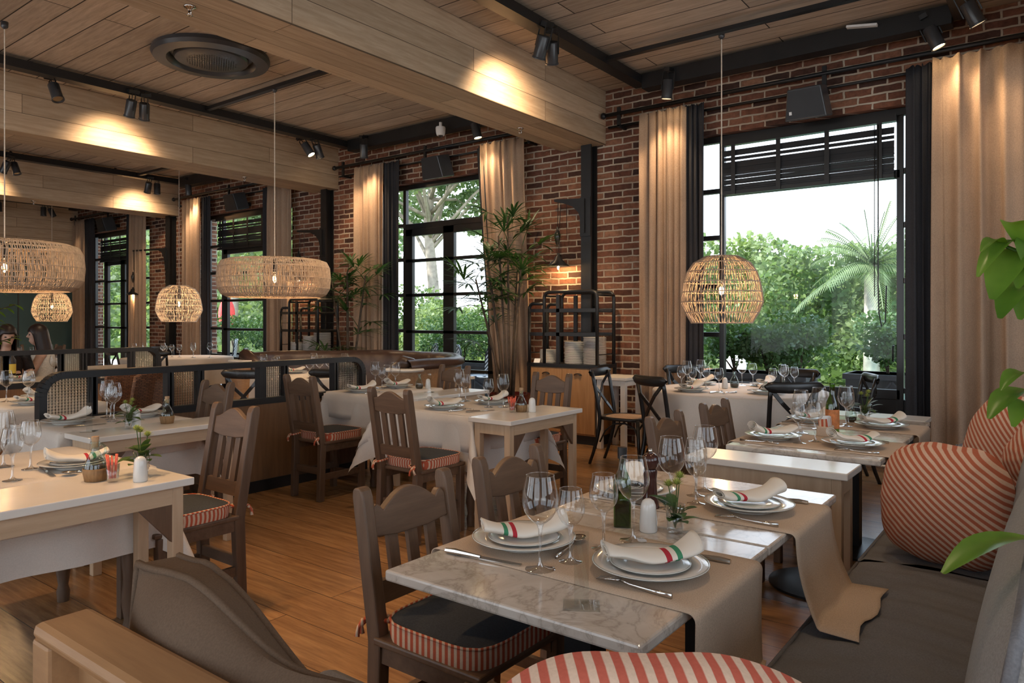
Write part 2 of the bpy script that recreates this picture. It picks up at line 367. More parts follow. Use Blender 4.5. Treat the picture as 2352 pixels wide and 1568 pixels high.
for a,c in ((-2.6,1.6),(2.6,6.8),(7.8,12.0)): b.box(-4.6,a,3.8,-4.3,c,ZC); b.box(-4.6,a,0,-4.3,c,.3)
struct('wall_left',b,M['plaster'],'plastered side wall facing the brick wall','wall')
b=MB()
for a,c in ((-4.3,-3.2),(.6,1.6),(5.4,XW)): b.box(a,-4.0,0,c,-3.7,ZC)
for a,c in ((-3.2,.6),(1.6,5.4)): b.box(a,-4.0,3.8,c,-3.7,ZC); b.box(a,-4.0,0,c,-3.7,.3)
struct('wall_near',b,M['plaster'],'plastered wall behind the grey bench','wall')
for k,n in enumerate(range(-1,4)):
    y=4.26+BAY*n
    b=MB().box(-4.3,y,ZB,XW,y+.6 if n<3 else 18.65,ZC)
    if n==3: b=MB().box(-4.3,18.4,3.1,XW,18.648,ZC)
    struct('trim_%d'%(k+1),b,M['beam'],['pale board clad ceiling beam above the near bench','broad board clad beam across the top centre of the room',
      'board clad beam behind the round ceiling air unit','third board clad beam, its end lit amber by a spotlight','pale board cladding along the top of the teal wall'][k],'beam',bevel=.006)
b=MB().box(-4.3,18.62,0,XW-.01,18.648,.1); struct('baseboard_far',b,M['black'],'black skirting along the teal wall','skirting')
b=MB()
for x in (4.0,5.28,6.3): b.box(x,18.635,.1,x+.02,18.655,3.1)
struct('trim_6',b,M['black'],'thin dark joint strips on the teal wall','trim')

def frame(b,x0,x1,segs):
    for (y0,z0,y1,z1) in segs: b.box(x0,y0,z0,x1,y1,z1)
WX0,WX1=7.55,7.61
for n in range(4):
    o=BAY*n; b=MB(); door = n!=0
    segs=[(OP0+o,3.28,OP1+o,3.35),(OP0+o,0,OP0+.06+o,3.28),(OP1-.06+o,0,OP1+o,3.28)]
    pl=2.875+o; pr=1.2+o
    segs+=[(pl,0,pl+.055,3.28),(pr-.03,0,pr+.03,3.28)]
    for z in (2.74,2.24,1.72,1.2,.70): 
        segs+=[(pl+.05,z,OP1-.05+o,z+.05),(OP0+.05+o,z,pr-.03,z+.05)]
    segs+=[(pr,2.70,pl,2.78)]
    if not door: segs+=[(pr,.64,pl,.73)]
    else:
        ce=(pl+pr)/2
        segs+=[(ce-.10,0,ce+.10,2.70),(pr,0,pr+.13,2.70),(pl-.13,0,pl,2.70),(pr,2.60,pl,2.70),(pr,.0,pl,.26)]
        for z in (2.22,1.72,1.19,.66): segs+=[(pr,z,pl,z+.045)]
    if n==2: segs=[s for s in segs if not (abs(s[0]-(ce-.10))<.01)]
    frame(b,WX0,WX1,segs)
    if not door: b.box(WX0+.01,OP0+.03,.02,WX1-.01,OP1-.03,.64)
    w=struct('window_%d'%(n+1),b,M['blackw'],['black steel window nearest the grey bench, open view of hedge and palm','black steel glazed double door behind the two indoor palms',
       'black steel window behind the oval rattan lamp','farthest black steel window beside the teal wall'][n],'window',bevel=.004)
    g=MB().add([(7.58,OP0+.03+o,.05 if door else .66),(7.58,OP1-.03+o,.05 if door else .66),(7.58,OP1-.03+o,3.3),(7.58,OP0+.03+o,3.3)],[(0,1,2,3)])
    obj('glazing',g,M['pane'],w)
    h=MB().tube([(7.53,pr+.05,1.0),(7.49,pr+.05,1.0),(7.49,pr+.05,1.14),(7.53,pr+.05,1.14)],.008,6); obj('handle',h,M['black'],w,smooth=True)
# windows of the two walls behind the camera
k=5
for a,c in ((-2.6,1.6),(2.6,6.8),(7.8,12.0)):
    b=MB(); frame(b,-4.48,-4.42,[(a,.3,c,.36),(a,3.74,c,3.8),(a,.3,a+.06,3.8),(c-.06,.3,c,3.8),((a+c)/2-.03,.3,(a+c)/2+.03,3.8),(a,2.5,c,2.55)])
    w=struct('window_%d'%k,b,M['blackw'],'black framed window in the plastered side wall, window %s'%['by the corner','in the middle','towards the far end'][k-5],'window'); k+=1
    obj('glazing',MB().add([(-4.45,a,.3),(-4.45,c,.3),(-4.45,c,3.8),(-4.45,a,3.8)],[(0,1,2,3)]),M['pane'],w)
for a,c in ((-3.2,.6),(1.6,5.4)):
    b=MB()
    for (x0,z0,x1,z1) in [(a,.3,c,.36),(a,3.74,c,3.8),(a,.3,a+.06,3.8),(c-.06,.3,c,3.8),((a+c)/2-.03,.3,(a+c)/2+.03,3.8)]: b.box(x0,-3.88,z0,x1,-3.82,z1)
    w=struct('window_%d'%k,b,M['blackw'],'black framed window behind the grey bench, %s'%['corner one','middle one'][k-8],'window'); k+=1
    obj('glazing',MB().add([(a,-3.85,.3),(c,-3.85,.3),(c,-3.85,3.8),(a,-3.85,3.8)],[(0,1,2,3)]),M['pane'],w)

# steel columns against the brick, each with a swinging bracket lamp
def column(n):
    y=4.375+BAY*n
    b=MB().box(7.30,y,0,7.322,y+.135,ZB).box(7.322,y+.055,0,7.43,y+.08,ZB).box(7.43,y,0,7.449,y+.135,ZB)
    struct('column_%d'%(n+1),b,M['black'],['black steel column behind the shelf unit with three plate stacks','black steel column between the oval rattan lamp and the left palm','black steel column below the amber lit beam end'][n],'column')
    t=thing('bracket_lamp',['black bracket lamp with pulley and cone shade above the near shelf unit','black bracket lamp half hidden behind the oval rattan lamp','black bracket lamp whose long arm reaches in front of the far curtain'][n],'wall lamp',(7.30,y+.07,0))
    arm=[.42,.62,1.35][n]
    P=[(-.0,2.79),(0,2.40),(-.01,2.40)]
    # arm runs along the wall away from the column; the gusset is a curved plate
    poly=[(0,2.40),(.02,2.40),(.035,2.52),(.08,2.64),(.16,2.72),(.28,2.765),(arm,2.80),(arm,2.83),(0,2.80)]
    pb=MB().prism([(p,q) for p,q in poly],'x',-.035,-.012); obj('arm',pb,M['black'],t)
    obj('wall_plate',MB().box(-.012,-.07,2.36,-.001,.07,2.82),M['black'],t)
    ya=arm-.05
    zz=[2.10,2.10,1.98][n]
    obj('cord',MB().tube([(-.024,ya,2.80),(-.024,ya+.01,2.42)],.004,5).tube([(-.024,ya-.04,2.8),(-.024,ya-.01,zz+.1)],.003,5).tube([(-.024,ya-.12,2.79),(-.024,ya-.125,2.35)],.003,5),M['black'],t)
    obj('counterweight',MB().lathe([(.004,.0),(.02,.02),(.036,.09),(.04,.13),(.025,.17),(.012,.19),(.018,.21),(.004,.23)],14,(-.04,ya,zz+.17)),M['blackw'],t,smooth=True)
    sh=obj('lamp_shade',MB().lathe([(.014,.13),(.02,.10),(.04,.085),(.05,.05),(.13,-.02),(.135,-.03),(.13,-.025),(.05,.04)],20,(-.05,ya-.02,zz-.05)),M['black'],t,smooth=True)
    obj('bulb',MB().lathe([(.0,-.06),(.02,-.05),(.03,-.02),(.02,.02),(.01,.05)],12,(-.05,ya-.02,zz-.06)),M['glass'],sh,smooth=True)
    li=bpy.data.lights.new('cone_lamp_light','POINT'); li.energy=24*LAMP; li.color=(1,.62,.3); li.shadow_soft_size=.025
    lo=bpy.data.objects.new('cone_lamp_light',li); COL.objects.link(lo); lo.location=(7.25,y+.07+ya-.02,zz-.09)
for n in range(3): column(n)
# ---------------------------------------------------------------- curtains, rods, blinds
def curtain(name,y0,y1,mat,label,cat,group,folds,x=7.29,zt=3.66,zb=.02,amp=.035,y0b=None,y1b=None,seed=0):
    r=random.Random(seed); ph=[r.uniform(0,6.3) for _ in range(3)]
    def fn(u,v):
        k=v**1.3
        a=y0+(( y0b if y0b is not None else y0)-y0)*k; c=y1+((y1b if y1b is not None else y1)-y1)*k
        y=a+(c-a)*u; w=folds*2*PI*u
        w+=1.1*sn(u*5+ph[1])
        d=amp*(sn(w+ph[0]+.9*sn(w*.37+ph[1]))+.35*sn(w*2.1+ph[2]+v*1.5))*(.75+.35*v)
        pin=.6+.4*min(1,v*9)
        return (x+d*pin,y+.012*sn(w*1.3+v*2),zt+(zb-zt)*v+ (.012*sn(w*2) if v<.01 else 0))
    m=MB().grid(fn,int(folds*14),24)
    return obj(name,m,mat,smooth=True,solid=.004,label=label,cat=cat,group=group)
wn=['the bench window','the palm door','the window behind the oval lamp','the farthest window']
cu=[ # beige left, grey left, grey right, beige right  (y ranges)
 ((3.2,3.73),(2.99,3.2),(.90,1.11),(-.35,.905)),
 ((7.86,8.47),(7.53,7.86),(6.0,6.12),(5.31,6.03)),
 ((12.79,13.42),(12.5,12.79),(10.66,10.86),(10.05,10.66)),
 ((17.73,18.3),(17.26,17.73),(15.55,15.76),(14.85,15.55))]
for n in range(4):
    c=cu[n]; g='linen curtains along the brick wall'; gd='dark inner curtains along the brick wall'
    ex={} if n!=1 else dict(y1b=5.72,y0b=5.16)
    exd={} if n!=1 else dict(y0b=5.72,y1b=5.78)
    curtain('linen_curtain',*c[0],M['curt'],'beige linen curtain on the far side of '+wn[n],'curtain',g,5,seed=n)
    curtain('dark_curtain',*c[1],M['curtd'],'charcoal curtain on the far side of '+wn[n],'curtain',gd,3,x=7.31,amp=.025,seed=n+9)
    curtain('dark_curtain',*c[2],M['curtd'],'charcoal curtain on the near side of '+wn[n],'curtain',gd,2.5,x=7.33,amp=.025,seed=n+19,zt=3.64,**exd)
    curtain('linen_curtain',*c[3],M['curt'],'beige linen curtain on the near side of '+wn[n]+(', pulled aside behind the palm' if n==1 else ''),'curtain',g,6 if n==0 else 5,seed=n+29,amp=.05 if n==0 else .035,**ex)
    y0=[-.6,5.1,9.95,14.7][n]; y1=[4.2,8.95,13.75,18.35][n]
    t=thing('curtain_rod','black double curtain rod above '+wn[n],'curtain rod',(7.29,0,0),group='curtain rods along the brick wall')
    obj('rod',MB().tube([(0,y0,3.72),(0,y1,3.72)],.022,8),M['black'],t,smooth=True)
    obj('rod',MB().tube([(.08,y0+.1,3.60),(.08,y1-.02,3.60)],.014,8),M['black'],t,smooth=True)
    for yy in (y0,y1): obj('finial',MB().lathe([(0,-.04),(.03,-.025),(.035,0),(.03,.025),(0,.04)],10,(0,yy,3.72)),M['black'],t,smooth=True)
    for yy in (y0+.15,(y0+y1)/2,y1-.2): obj('bracket',MB().box(-.012,yy-.015,3.56,.155,yy+.015,3.585).box(-.012,yy-.02,3.57,.012,yy+.02,3.79),M['black'],t)
def blind(n,y0,y1,zb,label):
    t=thing('slatted_blind',label,'blind',(7.50,0,0),group='half raised dark wooden blinds')
    b=MB(); z=3.20; r=random.Random(n); i_=0
    while z>zb+.26: 
        z-=.062
        sg=(.030 if i_ in (1,4,5) else .0); i_+=1
        b.bar((0,y0,z),(0,y1,z),.006,.063-sg,up=(.12,0,1))
    while z>zb+.035:
        z-=.014; q=r.uniform(-.004,.004); b.bar((q,y0+q,z+q),(r.uniform(-.01,.01),y1,z+r.uniform(-.004,.004)),.014,.0125)
    obj('slats',b,M['darkin'],t)
    obj('head_rail',MB().box(-.04,y0-.02,3.215,.03,y1+.02,3.28),M['blackw'],t)
    obj('bottom_rail',MB().box(-.02,y0,zb,.02,y1,zb+.035),M['blackw'],t)
    m=int((y1-y0)/.42)
    for i in range(m+1):
        y=y0+.12+(y1-y0-.24)*i/m; obj('tape',MB().box(-.032,y-.022,zb,-.028,y+.022,3.22),M['blackw'],t)
    if n==0:
        obj('cord',MB().tube([(-.035,y0+.13,3.2),(-.035,y0+.13,1.7),(-.05,y0+.12,1.45),(-.035,y0+.10,1.32),(-.03,y0+.07,1.36),(-.03,y0+.06,1.7)],.006,5).tube([(-.035,y0+.16,3.2),(-.035,y0+.16,1.6)],.004,5),M['black'],t,smooth=True)
blind(0,1.24,2.87,2.70,'dark slatted wooden blind half raised in the bench window')
blind(2,11.0,12.55,2.68,'dark slatted wooden blind half raised behind the oval rattan lamp')
blind(3,15.8,17.35,2.68,'dark slatted wooden blind half raised in the farthest window')

# ---------------------------------------------------------------- lighting tracks, spotlights and other ceiling fittings
for n in range(4):
    y0=.12+BAY*n+.55; y1=3.68+BAY*n
    lab=['black lighting track ring over the bench tables','black lighting track ring around the round air unit','black lighting track ring of the third bay','black lighting track ring beside the teal wall'][n]
    t=thing('lighting_track',lab,'lighting track',(0,0,0),group='ceiling track rings')
    b=MB().box(-3.6,y1-.07,3.93,7.22,y1+.07,4.02); obj('rail',b,M['black'],t)
    b=MB().box(-3.6,y0-.07,3.93,7.22,y0+.07,4.02); obj('rail',b,M['black'],t)
    b=MB().box(7.08,y0+.071,3.87,7.24,y1-.071,4.03); obj('rail',b,M['black'],t)
    xs=6.35 if n!=1 else 4.88
    obj('rail',MB().box(xs-.03,y0+.071,3.96,xs+.03,y1-.071,4.0),M['black'],t)
    for x in (-1.0,1.2,3.0,4.4,6.0):
        for y in (y0,y1): obj('hanger',MB().bar((x,y,4.0),(x,y+.06,4.06),.03,.02),M['black'],t)
def spot_make(lit):
    def f():
        t=thing('track_spotlight','x','spotlight')
        obj('housing',MB().lathe([(.0,.13),(.05,.13),(.056,.12),(.056,-.05),(.062,-.055),(.062,-.065),(.05,-.062),(.048,-.05)],20),M['alloy'],t,smooth=True,auto=40)
        obj('yoke',MB().tube([(0,-.066,.03),(0,-.066,.21),(0,.066,.21),(0,.066,.03)],.007,5).tube([(0,0,.13),(0,.01,.18),(0,0,.26)],.005,5),M['black'],t)
        obj('mount',MB().box(-.06,-.03,.21,.06,.03,.25),M['black'],t)
        obj('lamp_face',MB().lathe([(0,-.05),(.025,-.052),(.048,-.05)],16),M['lens'] if lit else M['dull'],t,smooth=True)
        return t
    return f
SPL=Kind(spot_make(True)); SPD=Kind(spot_make(False))
def spot(x,y,lit,label,power=0,aim=(0,0,-1),z=3.76,size=55,col=(1,.70,.42)):
    o=(SPL if lit else SPD).put((x,y,z),rnd.uniform(0,6),label,'track spotlights under the ceiling')
    d=Vector(aim).normalized()
    q=Vector((0,0,-1)).rotation_difference(d)
    # only a slight tilt of the can shows; the beam itself points along aim
    e=q.to_euler(); o.rotation_euler=(max(-.5,min(.5,e.x)),max(-.5,min(.5,e.y)),0)
    if power:
        l=bpy.data.lights.new('spot_beam','SPOT'); l.energy=power; l.color=col; l.spot_size=math.radians(size); l.spot_blend=1.0; l.shadow_soft_size=.05
        lo=bpy.data.objects.new('spot_beam',l); COL.objects.link(lo); lo.location=Vector((x,y,z))+d*.1
        lo.rotation_euler=d.to_track_quat('-Z','Y').to_euler()
def dn(x=0,y=0): return (x,y,-1)
S=[ # x,y,lit,label,power,aim,size
 (3.22,8.47,0,'single black spotlight left of a pair below the second beam',90,dn(.1,-.5),70),
 (3.98,8.47,0,'left black spotlight of the pair right of the single one',130,(.1,1,-.75),115),
 (4.14,8.47,0,'right black spotlight of the pair right of the single one',90,(.3,1,-.7),60),
 (6.45,8.47,1,'left glowing spotlight of the pair above the palm door rod end',70,(.35,-.6,-.9),60),
 (6.62,8.47,1,'right glowing spotlight of the pair above the palm door rod end',70,(.6,.1,-.8),60),
 (7.0,7.95,0,'small black spotlight against the brick above the left palm curtain',130,(.25,.25,-1),85),
 (7.12,5.95,1,'glowing spotlight above the pulled aside curtain of the palm door',130,(.12,-.2,-1),85),
 (5.28,3.68,0,'left black spotlight of the pair on the track in front of the broad beam',190,(.35,1,-.75),120),
 (5.46,3.68,0,'right black spotlight of the pair on the track in front of the broad beam',330,(1.5,.85,-2.6),46),
 (7.05,3.3,1,'glowing spotlight over the far curtain of the bench window',130,(.1,.15,-1),85),
 (7.12,.86,1,'glowing spotlight over the charcoal curtain near the bench, the lower of two bright ones',70,(.1,-.4,-1),85),
 (6.75,.55,1,'brightest glowing spotlight at the top right corner of the room',70,(.3,-.4,-1),85),
 (4.30,13.27,0,'left black spotlight of the pair at the left of the third bay track',130,(-.3,1,-.75),115),
 (4.46,13.27,0,'right black spotlight of the pair at the left of the third bay track',60,dn(.2,-.3),60),
 (6.55,13.27,1,'glowing spotlight on the third beam, star shaped glare',130,(.1,1,-.75),115),
 (6.72,13.27,0,'black spotlight right beside the glowing one on the third beam',0,dn(),50),
 (7.12,12.9,1,'glowing spotlight above the far curtain behind the oval lamp',140,(.12,.1,-1),90),
 (5.6,18.05,0,'left black spotlight of the pair before the teal wall',40,(0,.8,-1),60),
 (5.75,18.05,0,'right black spotlight of the pair before the teal wall',0,dn(),60),
 (6.6,18.05,0,'left black spotlight close to the teal wall corner',0,dn(),60),
 (6.78,18.05,0,'right black spotlight close to the teal wall corner',40,dn(.4,-.2),60),
]
for s in S: spot(s[0],s[1],s[2],s[3],s[4]*LAMP,s[5],size=s[6])
# the spotlights along the near rails, mostly out of view or hidden by the beams
for x,lab in ((2.65,'spotlight half hidden by the broad beam at the top left edge'),(3.35,'spotlight half hidden by the broad beam above the round air unit'),(4.9,'left of two spotlights peeping below the broad beam near the cross track'),(5.02,'right of two spotlights peeping below the broad beam near the cross track'),(6.45,'ringed spotlight half hidden by the broad beam next to the white camera')):
    spot(x,5.46,1,lab,80*LAMP,(-.1,.6,-1.2),size=80)
for x,y in ((-1.5,3.68),(.6,3.68),(1.9,3.68),(-.8,8.47),(1.6,8.47),(3.3,3.68),(-1.2,.67),(2.0,.67),(3.6,.67),(.5,5.46)):
    wm=(x,y) in ((.6,3.68),(1.9,3.68)); spot(x,y,1,'spotlight on a track rail out of the picture',(260 if wm else 1)*(LAMP if wm else 1) if wm else (55 if y<1 else 110 if y<3.7 and x<3 else 90)*LAMP,(.12,-.28,-1) if wm else dn(rnd.uniform(-.2,.4),rnd.uniform(-.3,.3)),size=62 if wm else 90,col=(1,.60,.29) if wm else (1,.70,.42))
# round air unit
t=thing('round_ceiling_air_unit','large round black ceiling air unit with a perforated centre','air conditioner',(4.02,6.84,ZC))
obj('outer_ring',MB().lathe([(.55,0),(.56,-.04),(.54,-.075),(.42,-.085),(.40,-.06),(.38,.0)],48),M['alloy'],t,smooth=True,auto=40)
obj('air_slot',MB().lathe([(.40,-.02),(.33,-.02)],48),M['black'],t,smooth=True)
obj('centre_disc',MB().lathe([(.35,-.03),(.355,-.05),(.34,-.07),(.25,-.085),(0,-.10)],48),M['alloy'],t,smooth=True,auto=40)
b=MB()
for i in range(-9,10):
    for j in range(-9,10):
        x=i*.026+(j%2)*.013; y=j*.0225; r=math.hypot(x,y)
        if r<.235: b.lathe([(0,0),(.0085,0)],6,(x,y,-.1015+.016*(r/.25)**1.2))
obj('grille_holes',b,M['darkin'],t)
def sprinkler():
    t=thing('sprinkler_head','x','sprinkler')
    obj('rosette',MB().lathe([(0,0),(.04,0),(.038,-.008),(.02,-.015),(.012,-.03)],16),M['chrome'],t,smooth=True)
    obj('nozzle',MB().tube([(0,-.014,-.02),(0,-.014,-.055)],.003,5).tube([(0,.014,-.02),(0,.014,-.055)],.003,5).lathe([(0,-.055),(.022,-.057),(.022,-.06),(0,-.062)],10),M['chrome'],t,smooth=True)
    return t
K=Kind(sprinkler)
K.put((2.52,4.55,ZB),0,'chrome sprinkler under the broad beam at the upper left','sprinklers under the beams')
K.put((6.25,4.62,ZB),0,'chrome sprinkler under the broad beam near its brick wall end','sprinklers under the beams')
K.put((6.0,9.35,ZB),0,'small sprinkler under the second beam left of the hanging lamp wire','sprinklers under the beams')
K.put((5.0,14.1,ZB),0,'small sprinkler under the third beam','sprinklers under the beams')
t=thing('security_camera','white dome camera on the track beside the broad beam','camera',(6.95,6.42,3.83))
obj('housing',MB().lathe([(0,.05),(.06,.05),(.065,.03),(.06,-.03),(.05,-.06),(0,-.06)],18),M['card'],t,smooth=True,auto=40)
obj('lens_dome',MB().lathe([(.03,-.058),(.026,-.078),(0,-.088)],14),M['blackw'],t,smooth=True)
obj('mount',MB().tube([(0,0,.05),(0,.0,.11)],.02,8),M['card'],t)
t=thing('cable_cover','loose white plastic cover hanging from the track above the bench window','cover',(7.05,1.55,4.0))
obj('cover',MB().bar((0,0,.02),(0,-.25,-.02),.05,.02),M['card'],t)
# loudspeakers on the brick above the windows
def speaker():
    t=thing('wall_speaker','x','speaker')
    obj('cabinet',MB().prism([(-.19,-.13),(.19,-.13),(.15,.16),(-.15,.16)],'x',-.12,.12).xf(Matrix.Rotation(-.25,4,'Y')),M['alloy'],t,bevel=.012)
    obj('grille',MB().prism([(-.175,-.115),(.175,-.115),(.14,.145),(-.14,.145)],'x',-.127,-.121).xf(Matrix.Rotation(-.25,4,'Y')),M['darkin'],t)
    obj('bracket',MB().box(.10,-.04,-.03,.27,.04,.03),M['black'],t)
    return t
K=Kind(speaker)
for n,y,lab in ((1,6.7,'black wall speaker above the palm door'),(2,11.45,'black wall speaker above the window behind the oval lamp'),(3,16.35,'dim black wall speaker above the farthest window'),(0,1.92,'black wall speaker with a tiny white badge above the bench window blind')):
    o=K.put((7.18,y,3.42),0,lab,'wall speakers')
bd=MB().box(-.1295,.118,-.075,-.129,.142,-.045); bd.xf(Matrix.Rotation(-.25,4,'Y')); obj('badge',bd,M['card'],o,label='tiny white badge')
# ---------------------------------------------------------------- rustic slatted chairs (facing +x, origin on the floor under the seat centre)
def rustic(H,sp,scal):
    def f():
        t=thing('slat_back_chair','x','chair'); hw=sp/2; top=H
        def back(z): return -.19-(max(0,z-.43)*.17)      # the back leans away
        for s in (-1,1):
            y=s*hw; b=MB(); P=[]
            n=7
            zs=[0,.43,top-.03,top-.008,top]; wd=[.05,.055,.05,.038,.02]
            for z,w in zip(zs,wd): P.append((back(z)-(.015 if z==0 else 0),z,w))
            vs=[]
            for x,z,w in P: vs+=[(x-w/2,y-.021,z),(x+w/2,y-.021,z),(x+w/2,y+.021,z),(x-w/2,y+.021,z)]
            fs=[(i*4+j,i*4+(j+1)%4,i*4+4+(j+1)%4,i*4+4+j) for i in range(len(P)-1) for j in range(4)]+[(3,2,1,0),tuple(len(vs)-4+j for j in range(4))]
            b.add(vs,fs); obj('leg',b,M['chair'],t,bevel=.006)
            obj('leg',MB().box(.17,y-.022+.012*s,0,.212,y+.022+.012*s,.43),M['chair'],t,bevel=.004)
            obj('stretcher',MB().box(-.18,y-.011,.16,.18,y+.011,.205),M['chairh'],t)
            obj('seat_rail',MB().box(-.18,y-.013,.375,.19,y+.013,.43),M['chairh'],t)
        # crest rail
        zt=top-.02; zb=top-.16; pts=[]; m=28
        for i in range(m+1):
            u=i/m; y=-hw+.018+(sp-.036)*u; a=abs(2*u-1)
            if scal:
                h=(.062*cs(a*PI/2/.72) if a<.72 else 0)+(.026*abs(sn((a-.72)/.28*PI)) if a>=.72 else .0)
                h=max(h,.0)+.0
                z=zt-.058+h*.85
            else: z=zt-.046+.046*(cs(min(1,a*1.04)*PI)*.5+.5)
            pts.append((y,z))
        poly=pts+[(hw-.018,zb+.012),(hw*.4,zb),(-hw*.4,zb),(-hw+.018,zb+.012)]
        c=MB().prism(poly,'x',-.012,.014); sh=[]
        for (x,y,z) in c.v: sh.append((x+back(z),y,z))
        c.v=sh; obj('top_rail',c,M['chairh'],t,bevel=.004)
        zl=.53; c=MB().box(-.011,-hw+.02,zl,.011,hw-.02,zl+.065); c.v=[(x+back(z),y,z) for x,y,z in c.v]; obj('lower_rail',c,M['chairh'],t)
        for i in range(3):
            y=(i-1)*sp*.235; c=MB().box(-.008,y-.02,zl+.06,.008,y+.02,zb+.02); c.v=[(x+back(z),y,z) for x,y,z in c.v]; obj('slat',c,M['chair'],t)
        for x in (-.19,.19): obj('stretcher',MB().box(x-.012,-hw+.02,.20 if x<0 else .12,x+.012,hw-.02,.25 if x<0 else .165),M['chairh'],t)
        obj('seat',MB().box(-.185,-hw-.03,.43,.225,hw+.03,.452),M['chairh'],t,bevel=.006)
        w=hw+.025; cu=obj('seat_cushion',MB().grid(lambda u,v:(lambda ca,sa,k:(.0275+.1925*ca*k*v,w*sa*k*v,.51+.016*(1-v**4)))(cs(2*PI*u),sn(2*PI*u),1/(abs(cs(2*PI*u))**5+abs(sn(2*PI*u))**5)**.2),48,7,True),M['seatf'],t,smooth=True)
        prof=[]
        def edge(u,v):
            a=u*2*PI; r=.16
            ca,sa=cs(a),sn(a); k=1/(abs(ca)**5+abs(sa)**5)**.2
            bl=.003*sn(v*PI)
            return (.0275+(.1925+bl)*ca*k,(w+bl)*sa*k,.452+.058*v)
        obj('cushion_border',MB().grid(edge,48,5,True),M['tick'],cu,smooth=True)
        pp=[(lambda a:(.0275+.195*cs(a)/(abs(cs(a))**5+abs(sn(a))**5)**.2,(w+.003)*sn(a)/(abs(cs(a))**5+abs(sn(a))**5)**.2,.509))(2*PI*i/40) for i in range(41)]
        obj('piping',MB().tube(pp,.0045,5,False),M['tick'],cu,smooth=True)
        for s in (-1,1):
            y=s*hw; obj('tie',MB().tube([(-.16,y*.9,.49),(-.225,y*1.08,.492),(-.245,y*1.02,.48),(-.235,y*.8,.488),(-.17,y*.8,.492)],.007,5).tube([(-.235,y*1.1,.487),(-.25,y*1.14,.465),(-.245,y*1.2,.44)],[.009,.006,.008],5).tube([(-.235,y*1.06,.487),(-.262,y*1.02,.46),(-.262,y*1.0,.435)],[.009,.006,.008],5),M['tick'],cu,smooth=True)
        return t
    return f
CT=Kind(rustic(.96,.32,False)); CS=Kind(rustic(.875,.36,True))
G='rustic slat back dining chairs'
# facing: rz=0 faces +x, pi faces -x, -pi/2 faces -y
def chair(k,bx,by,rz,lab):
    k.put((bx+cs(rz)*.235,by+sn(rz)*.235,0),rz,lab,G)   # bx,by: where the back stands
chair(CS,1.66,1.66,-PI/2,'scalloped wooden chair nearest the camera at the front marble table, slate seat pad')
chair(CS,2.25,1.69,-PI/2,'scalloped wooden chair behind the wine glasses, second along the marble tables')
chair(CS,3.66,1.70,-PI/2,'scalloped wooden chair in front of the crossed black chairs, third along the marble tables')
chair(CS,4.42,1.72,-PI/2,'scalloped wooden chair half hidden by the round white table, fourth along the marble tables')
chair(CT,2.03,3.31,PI,'tall wooden chair with tied striped pad at the lamp lit left table')
chair(CT,2.74,4.66,PI,'tall wooden chair against the divider at the table numbered 14')
chair(CT,3.50,4.66,0,'tall wooden chair seen from behind right beside the wood divider')
chair(CT,3.17,3.32,0,'tall wooden chair seen from behind in the centre of the room')
chair(CT,5.08,4.55,PI,'tall wooden chair facing us in front of the palm door')
chair(CT,4.80,3.26,PI,'tall wooden chair facing us in front of the plate cabinet')

# ---------------------------------------------------------------- black cross-back chairs
def crossback():
    t=thing('cross_back_chair','x','chair')
    def bx(z): return -.2-.02*sn(min(1,z/.45)*PI)*0-(max(0,z-.44)**1.3)*.22+(-.11*(1-z/.44)**1.6 if z<.44 else 0)
    for s in (-1,1):
        P=[(bx(z),s*(.165+.03*max(0,z-.44)),z) for z in (0,.1,.22,.34,.44,.56,.68,.80,.885)]
        obj('leg',MB().tube(P,[.015,.016,.018,.02,.02,.019,.018,.018,.017],8),M['blackw'],t,smooth=True)
        obj('leg',MB().tube([(.22,s*.19,0),(.205,s*.185,.2),(.19,s*.175,.45)],[.014,.017,.019],8),M['blackw'],t,smooth=True)
        obj('bow_stretcher',MB().tube([(.205,s*.185,.12),(.2,s*.17,.26),(.15,s*.15,.37),(.05,s*.14,.41),(-.06,s*.14,.40),(-.15,s*.15,.33),(-.2,s*.165,.22)],.009,6),M['blackw'],t,smooth=True)
        P=[(bx(.48)+.015*0,s*.165,.47),(-.232-.02,s*.08,.58),(-.275,0,.665),(-.30,-s*.1,.76),(bx(.84)-.005,-s*.165,.85)]
        b=MB(); 
        for i in range(4): b.bar(P[i],P[i+1],.032,.012,up=(1,0,0))
        obj('cross_brace',b,M['blackw'],t,bevel=.003)
    def rail(u,v):
        y=-.225+.45*u; a=v*2*PI; q=(2*u-1)**2; h=.042*(1-q**6*.75)
        return (bx(.87)-.035*(1-q)+.012*sn(a)-.005,y,.875+.008*q+h*cs(a))
    obj('top_rail',MB().grid(lambda u,v:rail(v,u),10,18,True),M['blackw'],t,smooth=True)
    def seat(u,v,z): 
        a=2*PI*u; k=1/(abs(cs(a))**3.2+abs(sn(a))**3.2)**(1/3.2); return (.0+.225*cs(a)*k*v,.215*sn(a)*k*v*(1+.06*cs(a)),z)
    b=MB().grid(lambda u,v: seat(u,(1.0,1.02,1.0,.82)[round(v*3)],(.435,.45,.465,.462)[round(v*3)]),28,3,True)
    obj('seat_frame',b,M['blackw'],t,smooth=True)
    obj('seat',MB().grid(lambda u,v: seat(u,.83*(1-v),.461-.008*v),28,3,True),M['cane'],t,smooth=True)
    obj('front_stretcher',MB().tube([(.2,-.18,.36),(.2,-.08,.405),(.2,.08,.405),(.2,.18,.36)],.009,6),M['blackw'],t,smooth=True)
    return t
CB=Kind(crossback); GB='black cross back chairs'
def cross(x,y,face,lab):
    a=math.atan2(face[1]-y,face[0]-x); CB.put((x+cs(a)*.22,y+sn(a)*.22,0),a,lab,GB)
R0=(6.42,2.25)
cross(6.2,3.55,(6.3,2.2),'black cross back chair side on, tan cane seat showing, left of the round table')
